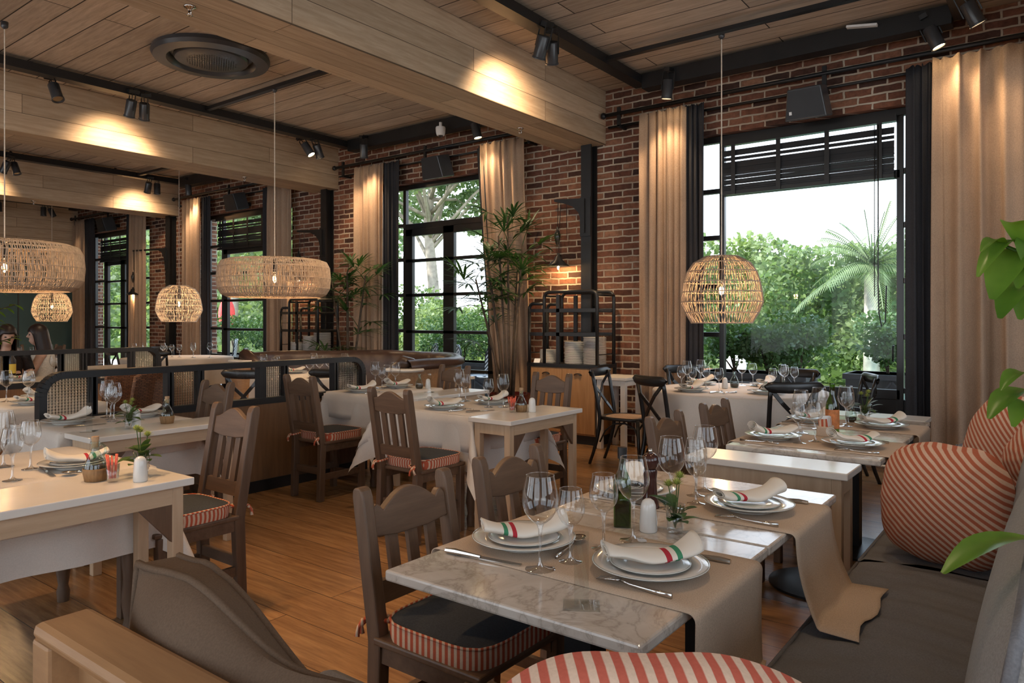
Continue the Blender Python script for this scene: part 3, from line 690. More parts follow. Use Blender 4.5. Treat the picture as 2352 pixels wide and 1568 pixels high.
cross(5.58,2.72,(6.4,2.3),'black cross back chair turned to the round table, its cross before the cloth')
cross(7.02,3.08,(6.4,2.2),'black cross back chair behind the left glasses, against the linen curtain')
cross(5.66,1.64,(6.3,2.2),'black cross back chair seen from behind right of the round table, nearest the bench')
cross(7.14,2.03,(6.3,2.35),'black cross back chair on the window side of the round table, seen over the glasses')
cross(6.85,1.38,(6.42,2.2),'black cross back chair with pale reflections beside the planter behind the pane')
# further cross-back chairs near the curved booth and the far round table
cross(3.95,6.12,(5.2,6.75),'black cross back chair seen through the divider pane in front of the booth table')
cross(4.55,5.62,(5.2,6.6),'dark rounded chair back at the right clear pane of the divider')
cross(3.55,6.92,(5.1,6.8),'black cross back chair with a shiny rail behind the wicker chair')
cross(5.5,10.9,(6.3,11.6),'black cross back chair at the far round table, right of its glasses')
cross(7.0,11.0,(6.3,11.6),'black cross back chair between the far round table and the window')
cross(5.3,11.75,(6.3,11.7),'black cross back chair seen through the far divider')
cross(6.55,12.7,(6.35,11.6),'black cross back chair beyond the far round table')

# ---------------------------------------------------------------- tables
def tbl(name,x0,y0,x1,y1,z,label,top,legm,thick=.03,lw=.045,apron=.07,inset=.03,brace=False,group=None,cat='table'):
    t=thing(name,label,cat,((x0+x1)/2,(y0+y1)/2,0),group=group); hx=(x1-x0)/2; hy=(y1-y0)/2
    obj('table_top',MB().box(-hx,-hy,z-thick,hx,hy,z),top,t,bevel=.004)
    a=hx-inset; c=hy-inset; zt=z-thick
    for sx in (-1,1):
        for sy in (-1,1):
            x=sx*(a-lw/2); y=sy*(c-lw/2); obj('leg',MB().box(x-lw/2,y-lw/2,0,x+lw/2,y+lw/2,zt),legm,t,bevel=.003)
    if apron:
        for s in (-1,1):
            obj('apron',MB().box(-a+lw,s*c-.0-(.024 if s>0 else 0),zt-apron,a-lw,s*c+(.024 if s<0 else 0),zt),M['pineh'] if legm is M['pine'] else legm,t)
            obj('apron',MB().box(s*a-(.024 if s>0 else 0),-c+lw,zt-apron,s*a+(.024 if s<0 else 0),c-lw,zt),legm,t)
    if brace:
        for s in (-1,1):
            y=-c+.004
            poly=[(s*(a-lw),zt-apron),(s*(a-lw-.13),zt-apron),(s*(a-lw),zt-apron-.15)]
            obj('corner_brace',MB().prism(poly if s<0 else poly[::-1],'y',y,y+.02),M['chair'],t)
    return t
GC='white topped pine consoles'
tbl('console_table',.45,2.78,1.56,3.165,.75,'white topped console with cruet and red straws, lit amber at the left edge',M['white'],M['pine'],brace=True,group=GC)
tbl('console_table',1.73,4.13,2.62,4.45,.75,'white topped console under the number 14 stand',M['white'],M['pine'],brace=True,group=GC)
tbl('console_table',3.60,2.735,4.45,3.085,.75,'white topped console holding the olive oil cruet in the middle of the room',M['white'],M['pine'],brace=True,group=GC)
tbl('console_table',4.2,4.13,5.12,4.48,.75,'white topped console in front of the curved booth end',M['white'],M['pine'],brace=True,group=GC)
tbl('console_table',3.20,.70,3.46,1.41,.75,'bare narrow white console between the two pairs of marble tables',M['white'],M['pine'],lw=.04,group=GC)
tbl('console_table',5.16,.68,5.43,1.42,.75,'narrow white console past the last marble table, by the charcoal curtain',M['white'],M['pine'],lw=.04,group=GC)
tbl('side_table',6.75,3.62,7.2,4.02,.775,'tall white side table with a scalloped apron against the brick wall',M['whitew'],M['whitew'],lw=.055,apron=.06,cat='side table')
tbl('side_table',5.85,5.25,6.25,5.75,.75,'small white side table in front of the palm pot',M['whitew'],M['pine'],cat='side table')
# marble tables
def marble_table(x0,x1,label):
    y0,y1=.65,1.365; cx=(x0+x1)/2; cy=(y0+y1)/2
    t=thing('marble_table',label,'table',(cx,cy,0),group='marble bench tables'); hx=(x1-x0)/2; hy=(y1-y0)/2
    obj('table_top',MB().box(-hx,-hy,.722,hx,hy,.75),M['marble'],t,bevel=.006)
    obj('under_frame',MB().prism([(-.22,.722),(.22,.722),(.16,.66),(-.16,.66)],'y',-.03,.03).prism([(-hy+.05,.722),(hy-.05,.722),(hy-.16,.64),(-hy+.16,.64)],'x',-.035,.035),M['blackw'],t)
    obj('post',MB().box(-.04,-.04,.03,.04,.04,.66),M['black'],t)
    obj('base_plate',MB().lathe([(0,.0),(.25,.0),(.25,.012),(.10,.03),(0,.03)],40),M['black'],t,smooth=True,auto=30)
marble_table(1.27,2.035,'front marble topped table nearest the camera')
marble_table(2.045,2.80,'marble topped table joined to the front one, second along the bench')
marble_table(3.60,4.365,'marble topped table past the bare white console, third along the bench')
marble_table(4.375,5.13,'marble topped table next to the charcoal curtain, fourth along the bench')
# linen runners laid across the marble tables
def runner(x0,x1,label,dn0=.36,dn1=.12,flare=0,seed=0):
    y0,y1=.65,1.365; r=random.Random(seed); R=.02
    path=[]
    n=14
    for i in range(n+1): path.append((y0-.008-R+.02*(1-i/n)*(flare<.1)-(flare*(1-i/n)**2),.7515-R-dn0*(1-i/n)))
    for i in range(1,6): a=PI/2*i/6; path.append((y0-.008-R*cs(a),.7515-R+R*sn(a)+.0005))
    for i in range(9): path.append((y0+.012+(y1-y0-.024)*i/8,.7522))
    for i in range(1,6): a=PI/2*i/6; path.append((y1+.008+R*sn(a)-.0,.7515-R+R*cs(a)+.0005))
    for i in range(n+1): path.append((y1+.008+R,.7515-R-dn1*i/n))
    def fn(u,v):
        k=v*(len(path)-1); i=min(int(k),len(path)-2); f=k-i
        y=path[i][0]*(1-f)+path[i+1][0]*f; z=path[i][1]*(1-f)+path[i+1][1]*f
        w=0
        if z<.73 and y<.7: w=(.73-z); y-=.05*w*sn(u*5+seed)**2
        if y<.632: z=max(z,.494+.01*sn(u*7)**2)
        return (x0+(x1-x0)*u+ (flare*.5*(u-.3)*w*2 if w else 0)-.02*(w*1.2),y,z)
    obj('table_runner',MB().grid(fn,10,len(path)*2),M['linen'],smooth=True,solid=.0022,label=label,cat='table runner',group='linen runners on the marble tables')
runner(1.47,1.90,'beige linen runner on the front marble table',.37,.1,.03,1)
runner(2.20,2.61,'beige linen runner flaring onto the bench seat, on the second marble table',.40,.1,.16,2)
runner(3.70,4.16,'beige linen runner on the third marble table, hanging past the big pillow',.42,.1,.03,3)
runner(4.50,4.92,'beige linen runner on the fourth marble table, nearest the charcoal curtain',.36,.1,.02,4)

# tables under white cloths
def cloth_mesh(hx,hy,z,drop,R=.02,wav=.012,seed=0,step=.045):
    r=random.Random(seed); ph=[r.uniform(0,6.28) for _ in range(6)]
    nx=int(2*(hx+drop)/step); ny=int(2*(hy+drop)/step)
    def fn(u,v):
        s=-hx-drop+2*(hx+drop)*u; q=-hy-drop+2*(hy+drop)*v
        a=max(0,abs(s)-hx); c=max(0,abs(q)-hy); sx=1 if s>0 else -1; sy=1 if q>0 else -1
        if a==0 and c==0: return (s,q,z)
        rr=math.hypot(a,c); f=math.atan2(c,a); out=.012+rr*.05
        bul=sn(2*f)
        out+=rr*.34*bul**2*(.5+.5*min(1,rr/.25))
        w=wav*rr*4*(sn((q if a>c else s)*9+ph[0])+.5*sn((q if a>c else s)*17+ph[1]))*(1-bul)
        ox=(out*cs(f)+w*(1 if a>c else 0))*sx if a>0 else 0; oy=(out*sn(f)+w*(1 if c>=a else 0))*sy if c>0 else 0
        dropz=rr*math.sqrt(max(.2,1-(.05+.34*bul**2*.7)**2))
        x=(sx*hx if a>0 else s); y=(sy*hy if c>0 else q)
        zz=z-dropz+min(R,rr)*.35
        return (x+ox,y+oy,min(z,zz))
    return MB().grid(fn,nx,ny)
def cloth_table(x0,y0,x1,y1,z,label,clab,drop=.24,drop2=.40,seed=0,under=True):
    hx=(x1-x0)/2; hy=(y1-y0)/2; c=((x0+x1)/2,(y0+y1)/2,0)
    t=thing('dining_table',label,'table',c,group='cloth covered dining tables')
    obj('table_top',MB().box(-hx,-hy,z-.035,hx,hy,z-.006),M['chairh'],t)
    for sx in (-1,1):
        for sy in (-1,1):
            x=sx*(hx-.06); y=sy*(hy-.06)
            obj('leg',MB().lathe([(.026,0),(.03,.05),(.022,.08),(.034,.16),(.026,.26),(.036,.36),(.024,.43),(.04,.5),(.04,z-.035)],12,(x,y,0)),M['chair'],t,smooth=True)
    if under:
        obj('tablecloth',cloth_mesh(hx+.002,hy+.002,z-.003,drop2,seed=seed+5),M['cloth'],smooth=True,loc=c,label='longer white under cloth on the '+clab,cat='tablecloth',group='white under cloths')
    obj('tablecloth',cloth_mesh(hx+.006,hy+.006,z,drop,seed=seed,wav=.016),M['cloth'],smooth=True,solid=.0015,loc=c,label='white top cloth on the '+clab,cat='tablecloth',group='white top cloths')
cloth_table(.60,3.18,1.58,3.98,.75,'dining table hidden under cloth behind the amber lit console','table behind the amber lit console',.2,.36,1)
cloth_table(1.72,4.47,2.5,5.09,.75,'dining table hidden under cloth at the number 14 stand','table with the number 14 stand',.2,.36,2)
cloth_table(3.67,3.11,4.42,4.02,.75,'dining table under white cloth in the centre of the room','centre table with long hanging corners',.25,.38,3)
cloth_table(4.06,4.5,4.9,5.10,.762,'dining table under white cloth at the right end of the divider','table at the right end of the divider',.22,.38,4)
def round_table(cx,cy,R,z,label,clab,drop,seed):
    t=thing('round_table',label,'table',(cx,cy,0),group='round cloth covered tables')
    obj('table_top',MB().lathe([(0,z-.04),(R,z-.04),(R,z-.008),(0,z-.008)],48),M['chairh'],t)
    obj('pedestal',MB().lathe([(.3,0),(.3,.03),(.06,.08),(.05,.5),(.12,z-.04)],20),M['chair'],t,smooth=True)
    r=random.Random(seed); ph=[r.uniform(0,6.3) for _ in range(3)]
    rows=[(0,0),(.5,0),(.9,0),(1,0),(1.006,.01)]+[(1.008,.01+drop*(i+1)/8) for i in range(8)]
    def fn(u,v):
        i=min(int(round(v*(len(rows)-1))),len(rows)-1); k,d=rows[i]; a=2*PI*u
        w=d*(.10*sn(a*11+ph[0])+.06*sn(a*7+ph[1])+.05*sn(a*17+ph[2])) if d>.02 else 0
        sq=1+.25*abs(cs(2*(a+ph[0])))**2 if d>.02 else 1
        return ((R*k+w+d*.06)*cs(a),(R*k+w+d*.06)*sn(a),z-d*sq)
    obj('tablecloth',MB().grid(fn,120,len(rows)-1,True),M['cloth'],smooth=True,loc=(cx,cy,0),label=clab,cat='tablecloth',group='white round cloths')
round_table(6.30,2.27,.74,.765,'round table under white cloth by the bench window','white cloth on the round table by the bench window',.42,3)
round_table(5.12,6.72,.62,.765,'round table inside the curved leather booth','white cloth on the booth table',.35,5)
round_table(6.25,11.65,.85,.765,'far round table by the window behind the oval lamp','white cloth on the far round table',.4,7)
# ---------------------------------------------------------------- room dividers
def divider(name,y,X,zb,zt,th,label,cells,ends=(True,True),rad=.13,xl=None):
    x0,x1=X; t=thing(name,label,'divider',(x0,y,0)); w=x1-x0
    obj('wood_panel',MB().box(0,0,.08,w,th,zb),M['panel'],t)
    obj('plinth',MB().box(-.01,-.012,0,w+.01,th+.012,.09),M['black'],t)
    b=MB(); f=.045; b.box(0,-.004,zb,w,th+.004,zb+.05)
    pts=[]
    def arc(cx,cz,a0,a1): return [(cx+rad*cs(a0+(a1-a0)*i/8),cz+rad*sn(a0+(a1-a0)*i/8)) for i in range(9)]
    path=[(f/2,zb)]+(arc(f/2+rad,zt-f/2-rad,PI,PI/2) if ends[0] else [(f/2,zt-f/2)])+(arc(w-f/2-rad,zt-f/2-rad,PI/2,0) if ends[1] else [(w-f/2,zt-f/2)])+[(w-f/2,zb)]
    for i in range(len(path)-1): b.bar((path[i][0],th/2,path[i][1]),(path[i+1][0],th/2,path[i+1][1]),th+.008,f,up=(0,1,0) if False else (0,0,1) if abs(path[i+1][0]-path[i][0])>abs(path[i+1][1]-path[i][1]) else (1,0,0))
    for (a,c,kind) in cells:
        if a-x0>.05: b.box(a-x0-.03,0,zb,a-x0,th,zt-f*.8)
        if x1-c>.05: b.box(c-x0,0,zb,c-x0+.03,th,zt-f*.8)
    obj('frame',b,M['black'],t)
    for (a,c,kind) in cells:
        p=MB(); z0=zb+.04; z1=zt-.035; a-=x0; c-=x0
        if kind=='r':
            p.box(a,th/2-.004,z0,c,th/2+.004,z1)
            if a<.06: p=MB().prism([(a,z0),(c,z0),(c,z1)]+[(a+rad+rad*cs(PI/2+PI/2*i/5),z1-rad+rad*sn(PI/2+PI/2*i/5)) for i in range(6)],'y',th/2-.004,th/2+.004)
            elif c>w-.06: p=MB().prism([(c,z0),(a,z0),(a,z1)]+[(c-rad+rad*cs(PI/2-PI/2*i/5),z1-rad+rad*sn(PI/2-PI/2*i/5)) for i in range(6)],'y',th/2-.004,th/2+.004)
            obj('reeded_pane',p,M['reed'],t)
        else: obj('clear_pane',p.add([(a,th/2,z0),(c,th/2,z0),(c,th/2,z1),(a,th/2,z1)],[(0,1,2,3)]),M['clear'],t)
s=5.16/5.05
cl=[(1.835,2.126,'r'),(2.166,2.633,'c'),(2.68,2.86,'r'),(2.91,3.375,'c'),(3.434,3.597,'r'),(3.642,4.111,'c'),(4.159,4.427,'r')]
cl=[(a*s,c*s,k) for a,c,k in cl]
divider('room_divider',5.16,(1.822*s,4.468*s),.70,1.045,.07,'long dark wood divider with black framed reeded and clear panes across the middle',cl)
cl=[(1.75,1.95,'r'),(2.0,2.51,'c'),(2.55,2.6,'r'),(2.63,3.075,'c'),(3.115,3.28,'r'),(3.33,3.76,'c'),(3.815,4.04,'r')]
divider('room_divider',8.0,(1.3,4.10),.72,1.085,.07,'far divider with black framed panes, in front of the two women',cl,ends=(False,True))
# ---------------------------------------------------------------- curved leather booth
cx,cy=5.45,6.72; R=1.42
t=thing('curved_booth','curved brown leather booth with a rounded wooden end, below the left palm','booth',(cx,cy,0))
A0,A1=-1.72,1.75
def arcg(r0,z0,r1,z1,n=40): return MB().grid(lambda u,v:((r0+(r1-r0)*v)*cs(A0+(A1-A0)*u),(r0+(r1-r0)*v)*sn(A0+(A1-A0)*u),z0+(z1-z0)*v),n,1)
sec=[(R-.20,.42),(R-.14,.62),(R-.11,.84),(R-.09,.90),(R-.04,.935),(R+.03,.94),(R+.08,.91),(R+.10,.86),(R+.07,.83)]
def bk(u,v):
    k=v*(len(sec)-1); i=min(int(k),len(sec)-2); f=k-i; r=sec[i][0]*(1-f)+sec[i+1][0]*f; z=sec[i][1]*(1-f)+sec[i+1][1]*f
    a=A0+(A1-A0)*u; p=.012*sn(u*60)**2 if v<.45 else 0
    return ((r+p)*cs(a),(r+p)*sn(a),z+.035+.006*sn(u*23))
obj('backrest',MB().grid(bk,90,16),M['leather'],t,smooth=True)
obj('seat',MB().grid(lambda u,v:((R-.66+.48*v)*cs(A0+(A1-A0)*u),(R-.66+.48*v)*sn(A0+(A1-A0)*u),.46-.05*(1-v)**6),60,6),M['leather'],t,smooth=True)
obj('seat_base',arcg(R-.62,0,R-.62,.44,50),M['panel'],t)
obj('back_shell',arcg(R+.06,0,R+.06,.90,50),M['benchw'],t)
for k,a in enumerate((A0,A1)):
    ex,ey=(R-.02)*cs(a),(R-.02)*sn(a)
    e=obj('end_post',MB().lathe([(.17,0),(.17,.86)],28,(ex,ey,0)),M['benchw'],t,smooth=True)
    obj('end_cap',MB().lathe([(0,.86),(.19,.86),(.2,.875),(.19,.89),(0,.89)],28,(ex,ey,0)),M['whitew'],e,smooth=True,auto=40)
    obj('bolster',MB().tube([(ex+.1*cs(a+PI/2*(1 if k==0 else -1)),ey+.1*sn(a+PI/2*(1 if k==0 else -1)),.93),(ex,ey,.95),((R-.2)*cs(a),(R-.2)*sn(a),.86),((R-.26)*cs(a),(R-.26)*sn(a),.5)],[.06,.075,.07,.06],10),M['leather'],t,smooth=True)
# ---------------------------------------------------------------- plate cabinets with pipe shelf units
def cabinet(n):
    o=BAY*n; t=thing('plate_cabinet',['oak cabinet with black pipe shelf unit under the hanging cone lamp','oak cabinet with black pipe shelf unit behind the oval rattan lamp'][n],'cabinet',(6.89,4.05+o,0))
    w,d=.92,.40
    obj('body',MB().box(.012,.02,.10,d,w-.02,.845),M['cab'],t)
    obj('plinth',MB().box(.03,.0,0,d,w,.10),M['black'],t)
    obj('countertop',MB().box(-.01,-.02,.845,d,w+.02,.885),M['black'],t)
    for i in range(2):
        y0=.03+i*(w-.06)/2; y1=y0+(w-.06)/2-.006
        dr=obj('door',MB().box(-.004,y0,.12,.012,y1,.83),M['cab'],t,bevel=.003)
        obj('handle',MB().grid(lambda u,v:(-.004-.026*sn(v*PI/2),(y0+y1)/2+.05*cs(u*PI)*cs(v*PI/2*.55),.765+.024*sn(u*PI)*cs(v*PI/2*.4)),12,5),M['black'],dr,smooth=True,solid=.003)
    obj('hinge',MB().box(-.008,.012,.70,.0,.05,.82),M['steel'],t)
    b=MB()
    for y in (.0,w): obj('corner_post',MB().box(-.005,y-.018,0,.022,y+.018,.90),M['black'],t); obj('corner_post',MB().box(d-.02,y-.018,0,d+.005,y+.018,.9),M['black'],t)
    # pipe shelf unit: five bays wide, lower on its left side
    H=1.70; r=.02; b=MB()
    def hoop(x,y0,y1,z): 
        q=.07; b.tube([(x,y0,.885),(x,y0,z-q)]+[(x,y0+q-q*cs(PI/2*i/5),z-q+q*sn(PI/2*i/5)) for i in range(1,6)]+[(x,y1-q+q*sn(PI/2*i/5),z-q+q*cs(PI/2*i/5)) for i in range(0,6)]+[(x,y1,.885)],r,7)
    for x in (.0,d-.03): hoop(x,.0,.70,H)
    for x in (.0,d-.03):
        b.tube([(x,w-.01,.885),(x,w-.01,H-.19)]+[(x,w-.01-.06+.06*cs(PI/2*i/4),H-.19+.06*sn(PI/2*i/4)) for i in range(5)]+[(x,.70,H-.13)],r,7)
    for y in (.0,.70): b.tube([(0,y,H-.04),(d-.03,y,H-.04)],.014,6)
    obj('shelf_frame',b,M['black'],t,smooth=True)
    b=MB()
    for z in (1.22,1.49): b.box(-.012,.0,z-.02,.012,w,z+.02).box(d-.042,0,z-.02,d-.018,w,z+.02)
    b.box(-.012,.485,.885,.012,.53,H-.03)
    b.box(d-.042,.485,.885,d-.018,.53,H-.03)
    obj('shelf_bars',b,M['black'],t)
    for z in (1.22,1.49): obj('shelf',MB().box(.0,.0,z-.008,d-.03,w,z),M['clear'],t)
    b=MB()
    for z in (1.0,1.34): b.tube([(0,.0,z),(d-.03,.0,z)],.006,5).tube([(0,w-.01,z),(d-.03,w-.01,z)],.006,5)
    obj('guard_wire',b,M['black'],t)
for n in (0,1): cabinet(n)
# ---------------------------------------------------------------- benches
t=thing('upholstered_bench','long grey upholstered bench along the right side','bench',(1.25,.35,0))
obj('base',MB().box(.02,-.22,0,5.0,.22,.36),M['panel'],t)
def pad(x0,x1,y0,y1,z0,z1,cr=.04,nx=40,ny=14,wr=.004,seed=0):
    r=random.Random(seed); ph=[r.uniform(0,6) for _ in range(5)]
    def fn(u,v):
        # wraps: v goes bottom-front, front edge, top, back
        x=x0+(x1-x0)*u
        k=v
        if k<.2: y=y1; z=z0+(z1-cr-z0)*(k/.2)
        elif k<.35: a=(k-.2)/.15*PI/2; y=y1-cr+cr*cs(a); z=z1-cr+cr*sn(a)
        else: f=(k-.35)/.65; y=y1-cr-(y1-cr-y0)*f; z=z1+.012*sn(f*PI)
        w=wr*(sn(x*37+ph[0]+y*9+2*sn(y*11+ph[1]))+.6*sn(x*71+ph[2]-y*13)) if k>.3 else wr*.5*sn(x*40)
        return (x,y,z+w)
    return MB().grid(fn,nx,ny)
for i,(a,c) in enumerate(((-.10,1.74),(1.75,3.40),(3.41,5.0))):
    sc=obj('seat_cushion',pad(a,c,-.22,.275,.36,.475,nx=100,ny=22,wr=.0042,seed=i),M['greyf'],t,smooth=True)
    obj('piping',MB().tube([(a+.01,.268,.462),(c-.01,.268,.462)],.006,6),M['greyf'],sc,smooth=True)
def bcush(w,h,d,pu=.05,n=18):
    """plump upright box cushion: x width, z height, y thickness"""
    def fn(s):
        def f(u,v):
            x=-w/2+w*u; z=h*v; e=(1-(2*u-1)**6)*(1-(2*v-1)**6)
            return (x,s*(d/2+pu*((1-(2*u-1)**2)*(1-(2*v-1)**2))**.6)*(.55+.45*e),z+.012*sn(u*PI*3)*v)
        return f
    b=MB().grid(fn(1),n,n).grid(lambda u,v:fn(-1)(1-u,v),n,n)
    # border strip
    ring=[(u/n,0) for u in range(n)]+[(1,v/n) for v in range(n)]+[(1-u/n,1) for u in range(n)]+[(0,1-v/n) for v in range(n)]
    a=[fn(1)(*p) for p in ring]; c=[fn(-1)(*p) for p in ring]; m=len(ring)
    b.add(a+c,[(i,(i+1)%m,m+(i+1)%m,m+i) for i in range(m)])
    pip=[[(p[0],p[1]*1.02,p[2]) for p in r+[r[0]]] for r in (a,c)]
    return b,pip
for i,x in enumerate((.62,2.2,3.8)):
    b,pp=bcush(1.5,.50,.13,.03)
    T=Matrix.Translation((x,-.26,.47))@Matrix.Rotation(.16,4,'X')
    bc=obj('back_cushion',b.xf(T),M['lgrey'],t,smooth=True,auto=50)
    q=MB()
    for p in pp: q.tube([tuple(T@Vector(v)) for v in p],.009,6,False)
    obj('piping',q,M['greyf'],bc,smooth=True)
obj('back_board',MB().box(-.1,-.40,0,5.0,-.37,.93),M['benchw'],t)
# short bench in the left foreground, its back towards the camera
t=thing('wooden_bench','oak framed bench with brown wool back cushion in the lower left foreground','bench',(.56,0,0))
obj('base',MB().box(.16,.10,0,.66,1.55,.36),M['benchw'],t)
obj('seat_cushion',MB().box(.14,.10,.36,.70,1.56,.465),M['greyf'],t,bevel=.03)
obj('top_rail',MB().box(-.005,.04,.765,.105,1.58,.80),M['benchw'],t,bevel=.016)
obj('back_panel',MB().box(.055,.06,.12,.095,1.52,.766),M['benchw'],t)
for y in (.06,1.515): obj('end_post',MB().box(.0,y,0,.10,y+.075,.766),M['benchw'],t,bevel=.008)
b,pp=bcush(.90,.40,.16,.06,26)
T=Matrix.Translation((.205,1.115,.462))@Matrix.Rotation(-PI/2,4,'Z')@Matrix.Rotation(-.08,4,'X')
def slump(p):
    """the cushion has sagged: its front edge slides down towards the near end"""
    p=T@Vector(p); f=max(0,min(1,(p.x-.16)/.17)); h=max(0,(p.z-.462)/.40); k=max(0,min(1,(1.44-p.y)/.75))
    hump=.014*max(0,1-abs(p.y-1.36)/.16)
    return (p.x-.05*f*h*k, p.y, p.z+h*(hump-.035*k-f*.24*k**.8-.012*sn(p.y*14)))
b.v=[slump(p) for p in b.v]
bc=obj('back_cushion',b,M['brownf'],t,smooth=True,auto=50)
q=MB()
for p in pp: q.tube([slump(v) for v in p],.0085,6,False)
obj('piping',q,M['brownf'],bc,smooth=True)
# striped pillows
def pillow(w,h,d,seed=0):
    r=random.Random(seed); ph=[r.uniform(0,6) for _ in range(4)]
    def fn(s):
        def f(u,v):
            a=2*u-1; c=2*v-1; k=max(abs(a),abs(c))            # 0 centre .. 1 seam
            t=math.atan2(c,a); e=3.1; q=1/(abs(cs(t))**e+abs(sn(t))**e)**(1/e)
            rr=k*(1+.010*sn(9*t+ph[2])*k); x=w/2*rr*q*cs(t); z=h/2*rr*q*sn(t)
            y=s*(d/2*(1-k**2.3)**.55)+.007*sn(5*a+ph[0])*sn(4*c+ph[1])*(1-k)+.006*sn(14*t+ph[3])*k**3*(1-k)*4*s
            return (x,y,z)
        return f
    n=30
    return MB().grid(fn(-1),n,n).grid(lambda u,v:fn(1)(1-u,v),n,n)
def put_pillow(loc,w,h,d,rx,rz,label,mat,ry=0,seed=0):
    p=pillow(w,h,d,seed); o=obj('striped_pillow',p,mat,smooth=True,loc=loc,label=label,cat='pillow',group='red and cream striped pillows'); o.rotation_euler=(rx,ry,rz); return o
put_pillow((3.10,.345,.702),.45,.44,.29,-.12,-PI/2-.30,'big red striped pillow leaning on the grey bench back',M['tickp'],0,1)
put_pillow((4.10,.15,.76),.50,.52,.26,-.15,-PI/2-.40,'second red striped pillow further along the bench, half behind the big one',M['tickp'],.25,2)
put_pillow((3.60,.05,.82),.30,.28,.16,-.2,-PI/2-.5,'small corner of a red striped pillow between the two larger ones',M['tickp'],.5,3)
put_pillow((.96,.455,.655),.58,.46,.22,-.30,-.92,'red striped pillow cut off by the bottom edge of the picture',M['tickv'],.03,4)
# wicker chairs behind the divider
def wickerchair():
    t=thing('wicker_chair','x','chair')
    def bk(s):
        return lambda u,v:(-.22-.09*v+.03*(2*u-1)**2+s+.004*sn(v*140)*sn(u*60),(-.26+.52*u)*(1-.06*v),.40+.55*v-.03*v*(2*u-1)**4)
    b=MB().grid(bk(0),40,44).grid(lambda u,v:bk(-.035)(1-u,v),40,44)
    obj('backrest',b,M['wicker'],t,smooth=True)
    obj('edge_binding',MB().tube([bk(-.017)(0,v/8) for v in range(9)]+[bk(-.017)(u/8,1) for u in range(1,9)]+[bk(-.017)(1,1-v/8) for v in range(1,9)],.02,7),M['wicker'],t,smooth=True)
    obj('seat',MB().box(-.24,-.26,.36,.24,.26,.44),M['wicker'],t,bevel=.03)
    for x in (-.2,.2):
        for y in (-.22,.22): obj('leg',MB().tube([(x,y,0),(x,y,.37)],.022,8),M['wicker'],t)
    return t
K=Kind(wickerchair)
K.put((2.95,6.25,0),1.9,'woven brown wicker chair seen through the left clear pane of the divider','wicker chairs')
K.put((3.05,6.78,0),1.7,'woven brown wicker chair partly behind another, left clear pane','wicker chairs')
K.put((1.36,5.25,0),1.3,'orange brown wicker chair cut by the left edge, behind the wine glasses','wicker chairs')
# ---------------------------------------------------------------- tableware
def glass_make(h,rb,hb):
    """h: height, rb: bowl radius, hb: bowl height"""
    def f():
        t=thing('wine_glass','x','glass'); z0=h-hb
        prof=[(.004,z0),(rb*.35,z0+hb*.045),(rb*.66,z0+hb*.14),(rb*.88,z0+hb*.27),(rb*.985,z0+hb*.40),(rb,z0+hb*.5),(rb*.96,z0+hb*.66),(rb*.86,z0+hb*.84),(rb*.77,h-.0015)]
        inn=[(r-.0012 if r>.01 else r,z+.0012) for r,z in prof][::-1]
        bw=obj('bowl',MB().lathe(prof,28),M['glass'],t,smooth=True); obj('rim',MB().tube([(rb*.77*cs(2*PI*i/28),rb*.77*sn(2*PI*i/28),h) for i in range(29)],.0009,5,False),M['gstem'],bw,smooth=True)
        obj('stem',MB().lathe([(.012,z0+.006),(.006,z0-.008),(.0042,z0-.03),(.0038,z0*.5),(.0045,.02),(.010,.009)],12),M['gstem'],t,smooth=True)
        rf=rb*.86
        obj('foot',MB().lathe([(.010,.009),(rf*.5,.0045),(rf*.96,.0022),(rf,.0012),(rf*.97,.0002),(0,.0002)],28),M['gstem'],t,smooth=True)
        return t
    return f
GL={'L':Kind(glass_make(.238,.046,.125)),'M':Kind(glass_make(.205,.040,.105)),'S':Kind(glass_make(.19,.037,.098))}
def glass(k,x,y,z,lab,group='wine glasses'): GL[k].put((x,y,z),0,lab,group)
def plate_make(R,h,rim):
    def f():
        pr=[(0,.004),(R*.56,.004),(R*.62,.007),(R*.70,h*.62),(R*.985,h),(R,h+.0015),(R*.99,h+.003),(R*.70,h*.62+.0045),(R*.61,.011),(R*.5,.009),(0,.009)]
        b=MB().lathe([(R*.5,.0),(R*.55,.0),(R*.56,.004)],36).lathe(pr,48); b.k=1; b.lathe([(R*.988,h+.0002),(R*1.002,h+.0015),(R*.975,h+.0034)],48)
        o=obj('dinner_plate' if R>.12 else 'side_plate',b,[M['ceram'],M['rimg']],smooth=True,cat='plate'); return o
    return f
PB=Kind(plate_make(.145,.024,.04)); PS=Kind(plate_make(.10,.014,.03))
def napkin_mat():
    m,t,o=nt('striped_napkin'); p=pbsdf(t,o,.9,0,.1); c=N(t,'ShaderNodeTexCoord'); sp=N(t,'ShaderNodeSeparateXYZ'); L(t,c.outputs['Object'],sp.inputs[0])
    mr=N(t,'ShaderNodeMapRange'); mr.inputs[1].default_value=-.13; mr.inputs[2].default_value=.13; L(t,sp.outputs[0],mr.inputs[0])
    w=(.72,.66,.58)
    col=ramp(t,mr.outputs[0],[(0,w),(.26,(.06,.24,.13)),(.305,w),(.355,(.42,.035,.05)),(.40,w)],'CONSTANT'); L(t,col,p.inputs['Base Color'])
    n=N(t,'ShaderNodeTexNoise',Scale=200.0); L(t,c.outputs['Object'],n.inputs['Vector']); bump(t,n.outputs[0],p,.12,.002); return m
M['nap']=napkin_mat(); M['napy']=plain('yellow_patch',(.75,.55,.08),.6)  # yellow serves the painted reflection on the marble and a bottle label
